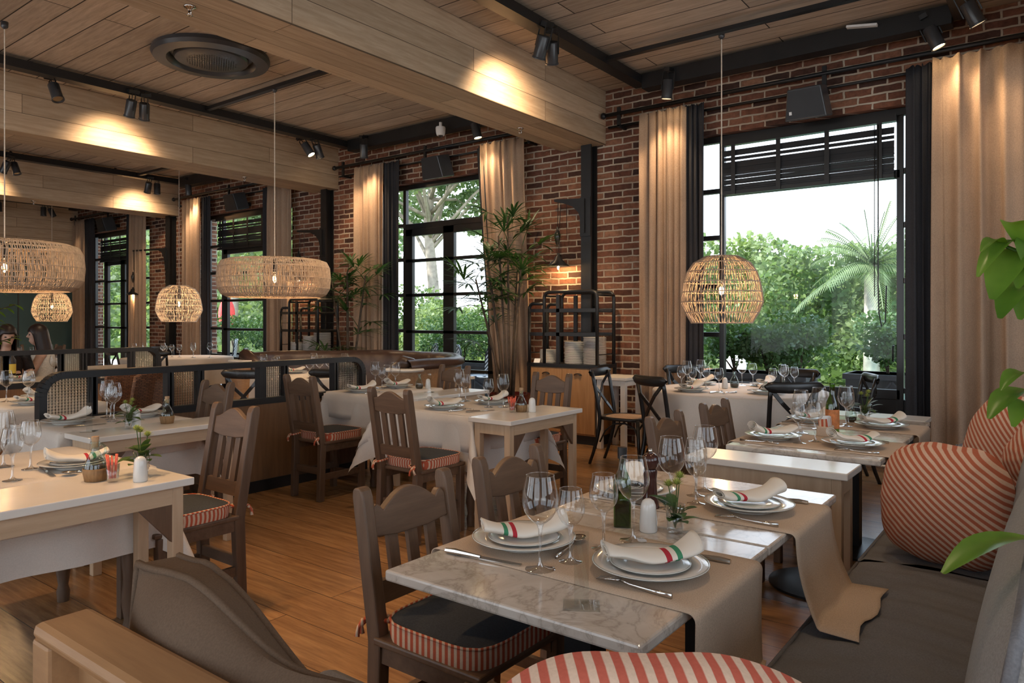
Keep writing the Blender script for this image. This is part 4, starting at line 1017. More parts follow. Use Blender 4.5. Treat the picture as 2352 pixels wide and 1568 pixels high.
def napkin_make(seed):
    """a cloth rolled into a flat spiral, sagging over the plate, one end fanning open"""
    def f():
        r=random.Random(seed); ph=[r.uniform(0,6) for _ in range(4)]
        def fn(u,v):
            x=-.115+.23*v; tu=2.3; a=u*tu*2*PI; k=(1-.62*u)
            e_=v if seed!=1 else 1-v; w=.046*(1+.12*(e_**3)+.06*sn(v*7+ph[0])); hh=.0155*(1+.75*e_**5)
            y=w*k*cs(a)+.004*sn(v*9+ph[1]); z=hh*k*sn(a)+hh
            z+=.022*(2*v-1)**2+.004*sn(v*12+ph[2])*cs(a)
            y+=.012*sn(v*3+ph[3])
            return (x,y,z)
        b=MB().grid(fn,64,26)
        return obj('rolled_napkin',b,M['nap'],smooth=True,solid=.0018,cat='napkin')
    return f
NK=[Kind(napkin_make(i)) for i in range(3)]
def knife_make():
    b=MB().add([(x,y,z) for x,y,z in ((0,-.009,0),(.1,-.010,0),(.12,-.004,0),(.12,.008,0),(0,.009,0))]+[(x,y,.0025) for x,y in ((0,-.009),(.1,-.010),(.12,-.004),(.12,.008),(0,.009))],[(0,1,2,3,4),(9,8,7,6,5),(0,5,6,1),(1,6,7,2),(2,7,8,3),(3,8,9,4),(4,9,5,0)])
    b.tube([(0,0,.003),(-.03,0,.004),(-.08,0,.005),(-.11,0,.004)],[.005,.006,.0085,.007],8)
    return obj('table_knife',b,M['steel'],smooth=True,auto=40,cat='knife')
def fork_make():
    b=MB().tube([(-.11,0,.004),(-.06,0,.004),(0,0,.006),(.03,0,.012)],[.008,.006,.0035,.004],8,sy=.45)
    for y in (-.0095,-.0032,.0032,.0095): b.tube([(.025,y*.5,.012),(.045,y,.011),(.085,y,.004)],[.003,.0022,.0015],6)
    return obj('table_fork',b,M['steel'],smooth=True,cat='fork')
def spoon_make():
    b=MB().tube([(-.11,0,.004),(-.06,0,.004),(0,0,.005),(.025,0,.009)],[.008,.006,.0035,.004],8,sy=.45)
    b.grid(lambda u,v:(.052+.031*v*cs(2*PI*u),.021*v*sn(2*PI*u),.004+.009*v*v),20,5,True)
    return obj('table_spoon',b,M['steel'],smooth=True,solid=.0012,cat='spoon')
KN,FK,SP=Kind(knife_make),Kind(fork_make),Kind(spoon_make)
def setting(x,y,z,rz,where,nk=0,small=True,cut='',side=1,g='rolled napkins on plates'):
    PB.put((x,y,z),0,'dinner plate '+where,'dinner plates'); zz=z+.0095
    if small: PS.put((x,y,zz),0,'side plate '+where,'side plates'); zz+=.011
    NK[nk].put((x,y,zz),rz,'striped rolled napkin '+where,g)
T=.7545
setting(1.64,1.20,T,-.72,'on the front marble table by the scalloped chair',0)
setting(1.655,.82,T,PI-.80,'at the camera side edge of the front marble table',1)
setting(2.40,.83,T,-.62,'on the flaring runner of the second marble table',2)
setting(2.36,1.23,T,.5,'behind the oil bottle on the second marble table',0)
setting(3.90,1.22,T,-.75,'on the third marble table, chair side',1)
setting(3.90,.83,T,2.35,'on the third marble table, bench side',2)
setting(4.70,1.24,T,-.75,'on the fourth marble table, chair side',0)
setting(4.68,.84,T,2.3,'on the fourth marble table, by the charcoal curtain',1)
setting(3.83,3.50,.752,-.3,'on the centre cloth table before the tall chair',1)
setting(4.28,3.42,.752,-.25,'on the centre cloth table, far side by the two tall glasses',2)
setting(4.2,4.8,.764,-.2,'at the right end of the divider, beside four glasses',0)
setting(4.68,4.86,.764,-.1,'behind the glass cruet at the right end of the divider',1)
setting(1.36,3.37,.752,PI-.2,'on the lamp lit cloth behind the red straws',2)
setting(1.90,4.83,.752,.1,'left of the number 14 stand',0)
setting(2.33,4.8,.752,.25,'behind the cork topped cruet at table 14',1)
def cutl(k,name,p,q,z,lab):
    a=math.atan2(q[1]-p[1],q[0]-p[0]); k.put(((p[0]+q[0])/2,(p[1]+q[1])/2,z),a,lab,'cutlery on the tables')
cutl(KN,'',(1.46,1.33),(1.49,1.11),T,'knife on the runner left of the front plate by the scalloped chair')
cutl(SP,'',(1.60,1.06),(1.80,1.10),T,'spoon lying behind the small glasses on the front marble table')
cutl(FK,'',(1.52,.70),(1.53,.92),T,'fork in front of the plate at the camera side of the front marble table')
cutl(KN,'',(1.83,.68),(1.82,.90),T,'knife handle beyond the plate at the camera side of the front marble table')
cutl(FK,'',(2.24,.69),(2.235,.90),T,'fork on the flaring runner in front of its plate')
cutl(KN,'',(2.58,.70),(2.575,.9),T,'knife beyond the plate on the flaring runner')
cutl(KN,'',(2.215,1.34),(2.22,1.1),T,'knife behind the tall foreground glasses, second marble table')
cutl(FK,'',(3.725,1.33),(3.73,1.12),T,'fork beside the chair side plate of the third marble table')
cutl(KN,'',(4.09,.70),(4.08,.92),T,'knife right of the bench side plate on the third marble table')
cutl(FK,'',(3.735,.68),(3.73,.9),T,'fork before the bench side plate of the third marble table')
cutl(KN,'',(4.515,1.36),(4.52,1.14),T,'knife beside the chair side plate of the fourth marble table')
cutl(FK,'',(3.69,3.36),(3.93,3.27),.7525,'fork in front of the plate before the tall centre chair')
cutl(KN,'',(3.74,3.24),(3.98,3.16),.7525,'knife near the corner of the centre cloth')
cutl(KN,'',(4.08,3.72),(4.3,3.66),.7525,'knife behind the glasses on the centre cloth')
cutl(SP,'',(1.42,3.20),(1.22,3.22),.7525,'spoon before the plate on the lamp lit cloth')
cutl(KN,'',(1.25,3.44),(1.22,3.25),.7525,'knife left of the plate on the lamp lit cloth')
cutl(KN,'',(1.80,4.64),(2.02,4.62),.7525,'knife before the plate left of the number 14 stand')
cutl(FK,'',(4.1,4.62),(4.28,4.58),.7645,'fork before the plate at the right end of the divider')
# wine glasses: foreground
fg=[('L',1.505,1.05,'tall wine glass in front, first on the left of the front marble table'),('S',1.60,1.02,'small wine glass second from the left on the front marble table'),
 ('M',1.745,1.005,'medium wine glass third from the left, before the green oil bottle'),('L',1.86,.975,'tall wine glass fourth on the front marble table, before the pepper mill'),
 ('L',2.255,1.04,'tall wine glass above the yellow green flowers'),('S',2.365,1.0,'small wine glass right behind the flower vase'),
 ('M',2.47,1.045,'medium wine glass between two others left of the flaring runner plate'),('L',2.565,1.05,'tall wine glass farthest back on the second marble table, before the bare console'),
 ('M',3.845,1.07,'nearest wine glass on the third marble table'),('M',3.945,1.02,'wine glass just right of the nearest one on the third marble table'),
 ('L',4.2,1.16,'large wine glass half covered by others near the packet pot'),('L',4.42,1.12,'large wine glass before the green bottle with the orange label'),
 ('L',4.62,1.02,'large wine glass before the dark chair back, left of the small jug'),('S',4.72,1.03,'small wine glass overlapping the large one by the small jug')]
for k,x,y,l in fg: glass(k,x,y,T-.003,l)
for k,x,y,l in [('L',4.33,3.80,'tall wine glass in the centre, left of four, before the chair facing us'),('M',4.29,3.70,'medium wine glass overlapping the left tall one on the centre cloth'),
 ('M',4.08,3.30,'medium wine glass left of the tall one by the red straws'),('L',4.15,3.22,'tall wine glass just left of the olive oil cruet')]: glass(k,x,y,.7515,l)
for k,x,y,l in [('L',4.52,4.98,'leftmost tall glass of four at the right end of the divider'),('S',4.50,4.87,'small glass at the front of four at the right end of the divider'),
 ('M',4.62,4.93,'middle glass of four at the right end of the divider'),('L',4.56,4.76,'rightmost tall glass of four at the right end of the divider')]: glass(k,x,y,.7635,l)
for k,x,y,l in [('M',1.09,3.28,'nearest wine glass on the lamp lit left table'),('M',1.22,3.47,'right wine glass of those on the lamp lit left table'),
 ('L',1.17,3.62,'tallest wine glass on the lamp lit left table, behind the others'),('S',1.0,3.36,'wine glass cut by the left edge on the lamp lit table')]: glass(k,x,y,.7515,l)
for k,x,y,l in [('L',2.17,4.93,'tall glass at the back of three beside the number 14 stand'),('M',2.14,4.81,'middle glass of three beside the number 14 stand'),('L',2.11,4.70,'front glass of three beside the number 14 stand')]: glass(k,x,y,.7515,l)
rt=[('M',6.02,2.68),('S',6.12,2.62),('L',6.3,2.75),('M',6.25,2.55),('L',6.55,2.72),('M',6.0,2.33),('L',6.75,2.4),('M',6.82,2.32),('S',6.45,2.02),('M',6.72,2.0),('S',6.78,1.93),('M',6.86,2.06)]
nm=['front left','second from the left','tallest at the far left','under the linen curtain','before the dark curtain','standing alone in front','behind the glass jug','overlapping the one behind the glass jug','with a wide short bowl','left of a close pair at the right','right of a close pair at the right','behind the close pair at the right']
for (k,x,y),n in zip(rt,nm): glass(k,x,y,.766,'round table glass by the bench window, '+n,'glasses on the near round table')
RP=[(5.93,2.55,'left front'),(6.12,1.98,'right front'),(6.62,2.75,'far left'),(6.82,2.2,'far right')]
for i,(x,y,l) in enumerate(RP): setting(x,y,.7675,rnd.uniform(-1,1),'on the round table by the bench window, '+l,i%3)
cutl(FK,'',(6.05,2.2),(5.85,2.25),.7675,'fork on the front of the round table by the bench window')
cutl(KN,'',(5.88,2.36),(6.08,2.34),.7675,'knife on the front of the round table by the bench window')
# oil cruets, salt shakers, straws, vases, stands
def cruet(wrap,oil,stop):
    def f():
        t=thing('oil_cruet','x','cruet')
        obj('bottle',MB().lathe([(0,.002),(.034,.002),(.038,.012),(.040,.045),(.036,.066),(.024,.09),(.0135,.112),(.0125,.135),(.016,.14),(.0165,.146),(.012,.147)],22),M['oilg'],t,smooth=True)
        obj('handle',MB().tube([(0,.012,.128),(0,.03,.134),(0,.046,.12),(0,.046,.098),(0,.03,.082),(0,.024,.084)],.0048,7),M['oilg'],t,smooth=True)
        obj('oil',MB().lathe([(0,.005),(.032,.006),(.036,.014),(.038,.04),(0,.0405)],20),M['oil'],t,smooth=True)
        if wrap: obj('straw_basket',MB().lathe([(.0,.0005),(.036,.0005),(.0415,.03),(.0425,.048),(.041,.048)],22),M['basket'],t,smooth=True)
        if stop: obj('cork',MB().lathe([(.0105,.125),(.0115,.15),(.013,.155),(.013,.165),(0,.166)],14),M['cork'],t,smooth=True,auto=50)
        return t
    return f
CR=Kind(cruet(True,True,True)); CP=Kind(cruet(False,True,False))
CR.put((1.29,3.03,.75),-1.2,'cork topped oil cruet in a straw basket beside the red straws','oil cruets',1.05)
CR.put((2.27,4.36,.75),2.2,'cork topped oil cruet in a straw basket on the number 14 console','oil cruets')
CR.put((4.03,2.97,.75),2.4,'cork topped olive oil cruet on the centre console','oil cruets')
CP.put((4.72,4.62,.7635),-1.0,'plain glass cruet on the cloth before the curved booth','oil cruets',.9)
CP.put((6.5,2.38,.766),-1.2,'plain glass cruet beside the salt shaker on the round table by the bench window','oil cruets')
CP.put((4.84,1.04,.75),2,'dark based small jug beside the last vase on the fourth marble table','oil cruets',.85)
def shaker():
    return obj('salt_shaker',MB().lathe([(0,0),(.024,0),(.0265,.004),(.026,.03),(.0235,.062),(.022,.08),(.017,.092),(.008,.098),(0,.099)],22),M['ceram'],smooth=True,cat='salt shaker')
SH=Kind(shaker)
SH.put((1.975,.985,.75),0,'white ceramic salt shaker before the oil bottle and flower vase','salt shakers')
SH.put((1.39,2.875,.75),0,'white ceramic salt shaker on the corner of the amber lit console','salt shakers')
SH.put((2.075,4.34,.75),0,'white salt shaker half behind the vase at table 14','salt shakers')
SH.put((4.06,2.90,.75),0,'white salt shaker right of the olive oil cruet on the centre console','salt shakers')
SH.put((4.77,4.56,.7635),0,'white salt shaker right of the plain cruet before the booth','salt shakers',.9)
SH.put((6.37,2.42,.766),0,'white salt shaker on the round table by the bench window','salt shakers')
def straws():
    t=thing('straw_glass','x','glass'); obj('shot_glass',MB().lathe([(0,.001),(.019,.001),(.021,.015),(.025,.07),(.0235,.07),(.019,.016),(0,.014)],18),M['glass'],t,smooth=True)
    r=random.Random(3)
    for i in range(9):
        a=i*.7; q=.008+.006*(i%2); obj('straw',MB().tube([(q*cs(a),q*sn(a),.016),(q*2.0*cs(a),q*2.0*sn(a),.105+r.uniform(-.012,.01))],.0035,6),M['straw'],t,smooth=True)
    return t
K=Kind(straws)
K.put((1.32,2.95,.75),0,'small glass of red paper straws on the amber lit console','glasses of straws')
K.put((3.965,3.0,.75),0,'small glass of red paper straws on the centre console','glasses of straws')
def leafshape(b,base,d,l,w,cup=.2,up=(0,0,1),n=5,droop=.3):
    base=Vector(base); d=Vector(d).normalized(); s=d.cross(Vector(up))
    if s.length<1e-3: s=d.cross(Vector((1,0,0)))
    s.normalize(); u=s.cross(d); vs=[]
    for i in range(n+1):
        f=i/n; ww=w*.5*sn(PI*min(1,f*.94+.04))**.8; c=base+d*(l*f)-Vector((0,0,1))*(droop*l*f*f)
        vs+=[c-s*ww+u*(cup*ww),c,c+s*ww+u*(cup*ww)]
    fs=[]
    for i in range(n): o=i*3; fs+=[(o,o+1,o+4,o+3),(o+1,o+2,o+5,o+4)]
    b.add(vs,fs)
def vase(seed,nfl,spread,gl):
    def f():
        r=random.Random(seed); t=thing('flower_vase','x','vase')
        obj('glass_tumbler',MB().lathe([(0,.002),(.022,.002),(.024,.014),(.029,.085),(.0275,.085),(.0225,.016),(0,.012)],22),M['glass'],t,smooth=True)
        b=MB(); st=MB()
        for i in range(16):
            a=r.uniform(0,6.28); q=r.uniform(.004,.022); z=r.uniform(.03,.085); k=r.uniform(.4,1.1)
            leafshape(b,(q*cs(a),q*sn(a),z),(cs(a)*k,sn(a)*k,r.uniform(.1,.9)),r.uniform(.05,.075)*spread,r.uniform(.024,.034)*spread,.15)
        for i in range(nfl):
            a=i*2.2+seed; p=(.018*spread*cs(a),.018*spread*sn(a),.135+.012*(i%3))
            st.tube([(0,0,.015),(p[0]*.5,p[1]*.5,.09),p],.0016,5)
            fl=MB()
            for k in range(40):
                a2=k*2.4; el=.15+1.2*k/40; leafshape(fl,p,(cs(a2)*cs(el),sn(a2)*cs(el),sn(el)),.024,.0055,.1,n=2,droop=.05)
            obj('flower',fl,M['flower'],t)
        for i in range(5): a=i*1.3; st.tube([(0,0,.015),(.02*cs(a),.02*sn(a),.08)],.0015,5)
        obj('leaves',b,M['leafs'] if gl else M['leafo'],t); obj('stems',st,M['leafs'],t); return t
    return f
VA=Kind(vase(1,3,1.15,False)); VB=Kind(vase(5,3,1.2,True))
VA.put((2.01,.915,.75),.6,'small tumbler of dark leaves and three yellow green flowers on the front marble table','flower tumblers')
VB.put((1.455,3.0,.75),.4,'tumbler of pale leaves and green flowers behind the salt shaker on the amber lit console','flower tumblers',1.15)
VB.put((2.03,4.33,.75),2.0,'tumbler of yellowish leaves beside the number 14 stand','flower tumblers',1.0)
VB.put((4.97,.985,.75),1.0,'tumbler of curly leaves on the fourth marble table','flower tumblers',1.1)
t=thing('pepper_mill','dark wooden pepper mill behind the tall fourth glass','pepper mill',(2.22,1.10,.75))
obj('body',MB().lathe([(0,0),(.030,0),(.031,.01),(.026,.03),(.023,.06),(.0215,.10),(.024,.125),(.022,.132),(0,.132)],20),M['mill'],t,smooth=True,auto=50)
obj('head',MB().lathe([(.019,.133),(.026,.145),(.029,.16),(.026,.175),(.015,.185),(.004,.187)],20),M['mill'],t,smooth=True)
obj('knob',MB().lathe([(.004,.186),(.008,.192),(.006,.2),(0,.201)],12),M['chrome'],t,smooth=True)
def sqbottle(name,label,loc,w,h,lab):
    t=thing(name,label,'bottle',loc,.5); b=MB()
    prof=[(.82,.0),(1,.01),(1,.55),(.95,.6),(.62,.68),(.42,.74),(.38,.80),(.38,.985),(.44,.99),(.44,1)]
    def fn(u,v):
        i=round(v*(len(prof)-1)); k,z=prof[i]; a=2*PI*u; e=8 if i<4 else 8-6*min(1,(i-3)/3); q=1/(abs(cs(a))**e+abs(sn(a))**e)**(1/e)
        return (w/2*k*q*cs(a),w/2*k*q*sn(a),z*h)
    obj('body',MB().grid(fn,32,len(prof)-1,True).lathe([(0,0),(w*.41,0)],32),M['green'],t,smooth=True)
    obj('oil',MB().box(-w*.42,-w*.42,.006,w*.42,w*.42,h*.3),M['green'],t)
    obj('cap',MB().lathe([(w*.25,h*.86),(w*.27,h*.865),(w*.27,h*1.005),(0,h*1.01)],16),M['blackw'],t,smooth=True,auto=40)
    obj('paper_label',MB().box(w*.5,-w*.4,h*.14,w*.512,w*.4,h*.48),lab,t,label='paper label on the side')
M['lab']=plain('ochre_label',(.38,.22,.05),.6,var=.2,scale=30); M['labo']=plain('orange_label',(.5,.17,.05),.6,var=.3,scale=40)
sqbottle('oil_bottle','square green olive oil bottle with a black cap on the front marble table',(1.98,1.075,.75),.054,.24,M['lab'])
t=thing('wine_bottle','green bottle with an orange and white label between the glasses of the fourth marble table','bottle',(4.30,1.02,.75))
obj('body',MB().lathe([(0,.0),(.034,.0),(.036,.01),(.036,.15),(.030,.18),(.016,.21),(.014,.27),(.016,.275),(.014,.28)],22),M['green'],t,smooth=True)
obj('label_band',MB().lathe([(.0365,.03),(.0365,.135)],22),M['labo'],t,smooth=True,label='orange paper label')
t=thing('packet_pot','pale square pot of paper packets before the green bottle','pot',(4.19,1.03,.75))
obj('pot',MB().box(-.05,-.035,0,.05,.035,.055),M['linen'],t,bevel=.006)
for i in range(8): obj('paper_packet',MB().bar((-.04+.011*i,-.005,.02),(-.042+.012*i,.004,.095+.006*(i%3)),.045,.003,up=(1,0,0)),M['card' if i%3 else 'tick'],t)
# acrylic table number stands
def stand(loc,rz,label,txt):
    t=thing('acrylic_stand',label,'table number stand',loc,rz)
    obj('upright',MB().box(-.002,-.016,.004,.002,.016,.165),M['acryl'],t)
    obj('base',MB().box(-.03,-.04,0,.03,.04,.004),M['acryl'],t)
    if txt:
        c=bpy.data.curves.new('table_number','FONT'); c.body=txt; c.size=.026; c.align_x='CENTER'; c.extrude=.0004
        o=bpy.data.objects.new('table_number',c); COL.objects.link(o); o.parent=t; o.location=(-.0032,0,.128); o.rotation_euler=(PI/2,0,-PI/2); c.materials.append(M['card']); 
        me=bpy.data.meshes.new_from_object(o); bpy.data.objects.remove(o); o=bpy.data.objects.new('table_number',me); COL.objects.link(o); o.parent=t; o.location=(-.0032,0,.128); o.rotation_euler=(PI/2,0,-PI/2); o['label']='white number 14'
stand((1.37,.845,.75),.55,'clear acrylic stand at the camera side of the front marble table','')
stand((1.835,4.385,.75),.75,'clear acrylic stand with the white number 14','14')
stand((4.62,4.40,.75),.4,'clear acrylic stand on the console before the booth','')
t=thing('yellow_patch','yellow reflection behind the napkin on the third marble table, made as a flat slab','card',(4.12,1.28,.7505),.4)
obj('card',MB().bar((-.05,0,.002),(.05,0,.002),.13,.003),M['napy'],t)  # thin slab whose yellow stands in for a reflection on the marble
# plates stacked on the two cabinets
def stackplate(R):
    return lambda: obj('stacked_plate',MB().lathe([(0,0),(R*.6,0),(R*.97,.002),(R,.0035),(R,.0078),(R*.97,.0086),(R*.6,.0045),(0,.0045)],28),M['ceram'],smooth=True,auto=60,cat='plate')
SA=Kind(stackplate(.10)); SB=Kind(stackplate(.115)); SC_=Kind(stackplate(.13))
def stack(k,x,y,z,n,dz,where):
    for i in range(n):
        k.put((x+rnd.uniform(-.002,.002),y+rnd.uniform(-.002,.002),z+i*dz),rnd.uniform(0,6),('top plate of the ' if i==n-1 else 'white plate within the ')+where,where)
for o,w in ((0,'near plate cabinet'),(BAY,'far plate cabinet')):
    y=4.05+o
    stack(SA,7.06,y+.76,.887,15,.0102,'short left stack on the '+w)
    stack(SB,7.06,y+.40,.887,24,.0104,'middle stack on the '+w)
    stack(SC_,7.08,y+.14,.887,24,.0128,'tall right stack on the '+w)
stack(SA,6.95,4.05+BAY+.58,.887,13,.0105,'small front stack on the far plate cabinet')
t=thing('name_card','folded white card at the left end of the near shelf unit','card',(6.95,4.89,.886),.2)
obj('card',MB().bar((-.02,0,.0),(.012,0,.045),.075,.002),M['card'],t)
t=thing('pottery_jar','small tan jar beside the folded card on the near shelf unit','jar',(7.0,4.80,.886))
obj('body',MB().lathe([(0,0),(.025,0),(.04,.03),(.042,.06),(.028,.09),(.018,.1),(.02,.11),(0,.11)],16),M['cork'],t,smooth=True)
# ware on the far tables (small in the picture)
def far_glasses(cx,cy,z,spots,where):
    for i,(dx,dy,k) in enumerate(spots): glass(k,cx+dx,cy+dy,z,'wine glass '+where,where)
far_glasses(5.12,6.72,.7665,[(-.35,.35,'L'),(-.3,.22,'M'),(-.2,.32,'M'),(.1,.05,'L'),(.05,-.28,'M'),(-.3,-.4,'M'),(-.22,-.46,'L'),(.25,-.3,'L'),(.33,-.23,'M')],'glasses on the booth table')
CS_=['left','right']
for i,(x,y) in enumerate(((4.85,7.0),(5.2,7.1),(5.0,6.35))): setting(x,y,.7675,rnd.uniform(-1,1),'on the booth table, '+['front left','far left','front right'][i],i)
far_glasses(6.25,11.65,.7665,[(-.55,.35,'L'),(-.5,.22,'M'),(-.35,.4,'L'),(-.2,.1,'L'),(-.25,-.05,'M'),(0,.2,'M'),(.05,.05,'M'),(.15,-.2,'L'),(.1,-.3,'M'),(.3,-.45,'L')],'glasses on the far round table')
# tables between and beyond the dividers
cloth_table(1.95,5.95,2.60,6.85,.75,'cloth covered table behind the left end of the divider','table behind the left end of the divider',.24,.35,11,False)
for k,x,y,l in (('L',2.12,6.5,'big wine glass cut near the left edge behind the divider end'),('L',2.22,6.35,'big wine glass just left of the divider rounded corner'),('M',2.3,6.6,'wine glass behind the big ones left of the divider')): glass(k,x,y,.7515,l)
setting(2.18,6.15,.752,.2,'left of the divider rounded corner, nearer one',0); setting(2.4,6.6,.752,.3,'left of the divider rounded corner, farther one',1)
cloth_table(2.7,8.45,3.6,9.15,.75,'cloth covered table in front of the two women','table in front of the two women',.24,.35,12,False)
far_glasses(3.1,8.8,.7515,[(-.35,0,'L'),(.3,-.12,'M'),(.25,.08,'L'),(.33,.0,'M')],'glasses on the table before the women')
setting(2.95,8.65,.752,.3,'on the table before the two women',2)
t=thing('wine_bottle','dark bottle with a yellow label on the table before the women','bottle',(2.98,8.98,.7515))
obj('body',MB().lathe([(0,.0),(.036,.0),(.037,.2),(.016,.24),(.015,.31),(0,.31)],16),M['blackw'],t,smooth=True); obj('label_band',MB().lathe([(.0378,.06),(.0378,.16)],16),M['napy'],t,smooth=True)
cloth_table(4.3,9.9,5.0,10.7,.75,'cloth covered table behind the far divider','table behind the far divider',.24,.35,13,False)
cloth_table(4.2,12.6,5.1,13.6,.75,'cloth covered table behind the white globe lamp','table behind the pale globe lamp',.24,.35,14,False)
far_glasses(4.65,13.1,.7515,[(-.3,.2,'L'),(-.2,0,'M'),(-.1,-.2,'M'),(.1,-.3,'M'),(.2,-.1,'L')],'glasses on the table under the pale globe lamp')
cloth_table(4.0,14.6,4.9,15.5,.75,'cloth covered table at the far end near the teal wall','table near the teal wall',.24,.35,15,False)
far_glasses(4.3,15.0,.7515,[(-.2,.2,'L'),(-.1,.1,'L'),(0,0,'M'),(.1,.2,'M'),(.2,-.1,'L'),(-.25,-.2,'M')],'glasses on the table near the teal wall')
chair(CT,5.3,13.9,PI,'wooden chair top seen above the far divider, right of two')
chair(CT,4.75,14.3,-PI/2,'wooden chair top seen above the far divider, left of two')
# ---------------------------------------------------------------- hanging rattan lamps
def pendant(kind,mat):
    def f():
        t=thing('rattan_pendant_lamp','x','pendant lamp')
        if kind=='oval': prof=[(.50,.205),(.565,.185),(.60,.12),(.61,.0),(.60,-.11),(.56,-.175),(.50,-.205)]; n=230; sl=.02; rr=.0048; rings=7
        else: prof=[(.15,.30),(.25,.245),(.305,.165),(.335,.07),(.352,-.02),(.362,-.11),(.325,-.205),(.268,-.30)]; n=78; sl=.06; rr=.0042; rings=8
        m=len(prof); b=MB()
        def P(k,a):
            i=min(int(k),m-2); g=k-i; r=prof[i][0]*(1-g)+prof[i+1][0]*g; z=prof[i][1]*(1-g)+prof[i+1][1]*g
            return (r*cs(a),r*sn(a),z)
        r=random.Random(4)
        for i in range(n):
            a=2*PI*i/n; j=r.uniform(-.25,.25)*2*PI/n
            for k in range(m-1):
                w=(sl if k%2 else -sl)*(1 if i%2 else .25)
                s=2
                b.tube([P(k+q/s,a+j+w*(q/s-.5)) for q in range(s+1)],rr,4,False)
        obj('shade',b,mat,t,smooth=True)
        b=MB()
        for k in range(m): b.tube([P(k,2*PI*i/48) for i in range(49)],.0065 if k in (0,m-1) else .005,5,False)
        if kind=='oval':
            for k in range(m-1): b.tube([P(k+.5,2*PI*i/48) for i in range(49)],.0032,4,False)
        for i in range(4):
            a=PI/2*i; b.tube([P(0,a),(0.03*cs(a),.03*sn(a),prof[0][1]+.005)],.005,5,False)
        obj('hoops',b,mat,t,smooth=True)
        zt=prof[0][1]
        obj('socket',MB().lathe([(0,zt+.01),(.02,zt+.005),(.022,.09),(.018,.07),(0,.07)],14),M['black'],t,smooth=True)
        bu=obj('bulb',MB().lathe([(.014,.075),(.02,.05),(.031,.01),(.03,-.02),(.018,-.045),(0,-.05)],18),M['glass'],t,smooth=True)
        obj('filament',MB().tube([(.008*cs(i*.9),.008*sn(i*.9),.045-.005*i) for i in range(15)],.0022,5),M['bulb'],bu)
        h=ZC-.08
        obj('cord',MB().tube([(0,0,zt),(0,0,4.0-PZ[kind])],.006,6),M['rattanw'],t)
        obj('canopy',MB().lathe([(0,4.0-PZ[kind]),(.03,3.995-PZ[kind]),(.028,3.95-PZ[kind]),(.008,3.93-PZ[kind])],14),M['alloy'],t,smooth=True)
        return t
    return f
PZ={'oval':1.845,'globe':1.655}
KO=Kind(pendant('oval',M['rattan'])); KG=Kind(pendant('globe',M['rattan'])); KP=Kind(pendant('globe',M['rattanw']))
PL=[(KO,4.90,7.05,1.845,'wide oval rattan pendant lamp in the middle, lit filament bulb inside'),(KO,2.40,7.40,1.845,'wide oval rattan pendant lamp cut by the left edge'),
 (KG,6.42,2.47,1.655,'round rattan pendant lamp in front of the bench window'),(KP,6.32,11.75,1.655,'pale globe rattan pendant lamp before the third column'),(KP,6.15,16.4,1.655,'smallest pale globe rattan pendant lamp near the teal wall')]
for k,x,y,z,l in PL:
    k.put((x,y,z),rnd.uniform(0,6),l,'rattan pendant lamps')
    li=bpy.data.lights.new('bulb_light','POINT'); li.energy=30*LAMP; li.color=(1,.6,.28); li.shadow_soft_size=.03
    lo=bpy.data.objects.new('bulb_light',li); COL.objects.link(lo); lo.location=(x,y,z)

# ---------------------------------------------------------------- indoor plants
def fan(b,base,d,l,n,wl,spread=2.4,droop=.25):
    """palm fan: n leaflets round the stalk end"""
    d=Vector(d).normalized(); s=d.cross(Vector((0,0,1))); s=s.normalized() if s.length>1e-3 else Vector((1,0,0))
    for i in range(n):
        a=(i/(n-1)-.5)*spread; v=d*cs(a)+s*sn(a)+Vector((0,0,.18*cs(a*1.3)))
        leafshape(b,base,v,l*(1-.25*abs(a)/spread*2),wl,.25,droop=droop,n=4)
def lady_palm(loc,name,label,stems,potr,poth,potm,seed,lean=(0,0)):
    r=random.Random(seed); t=thing(name,label,'plant',loc)
    obj('pot',MB().lathe([(0,0),(potr*.75,0),(potr*.95,poth*.3),(potr,poth*.75),(potr*.93,poth*.93),(potr*.98,poth),(potr*.85,poth),(potr*.8,poth*.9),(0,poth*.88)],32),potm,t,smooth=True,auto=50)
    for (dx,dy,h,nf,rad) in stems:
        P=[(dx*.25,dy*.25,poth*.85),(dx*.45,dy*.45,poth+(h-poth)*.35),(dx*.75,dy*.75,poth+(h-poth)*.7),(dx,dy,h)]
        obj('stem',MB().tube(P,[rad*1.2,rad,rad*.9,rad*.7],7),M['stem'],t,smooth=True)
        for i in range(nf):
            a=i*2.4+r.uniform(-.4,.4); el=r.uniform(-.25,1.0)-.15; f=r.uniform(.55,1.0) if i>nf*.5 else 1
            z=h-(i/nf)*min(.55,h*.25); q=1-(h-z)/h*.7
            base=Vector((dx*q,dy*q,z)); dd=Vector((cs(a)*cs(el),sn(a)*cs(el),sn(el)+.25)).normalized()
            k=r.uniform(.16,.30); tip=base+dd*k
            b=MB().tube([base,base+dd*k*.5+Vector((0,0,.02)),tip],[.006,.004,.004],4)
            fan(b,tip,dd,r.uniform(.30,.42),r.randint(8,11),.034,droop=r.uniform(.1,.4),spread=2.9)
            obj('frond',b,M['leaf'],t,smooth=True)
lady_palm((6.80,8.05,0),'lady_palm','slim indoor palm with bright fan leaves left of the palm door',[(-.02,-.0,2.05,9,.02),(.12,-.22,2.0,8,.016),(-.05,.30,1.95,7,.014),(.1,-.12,1.35,4,.012),(-.2,.1,.98,7,.01)],.24,.42,M['pot'],2)
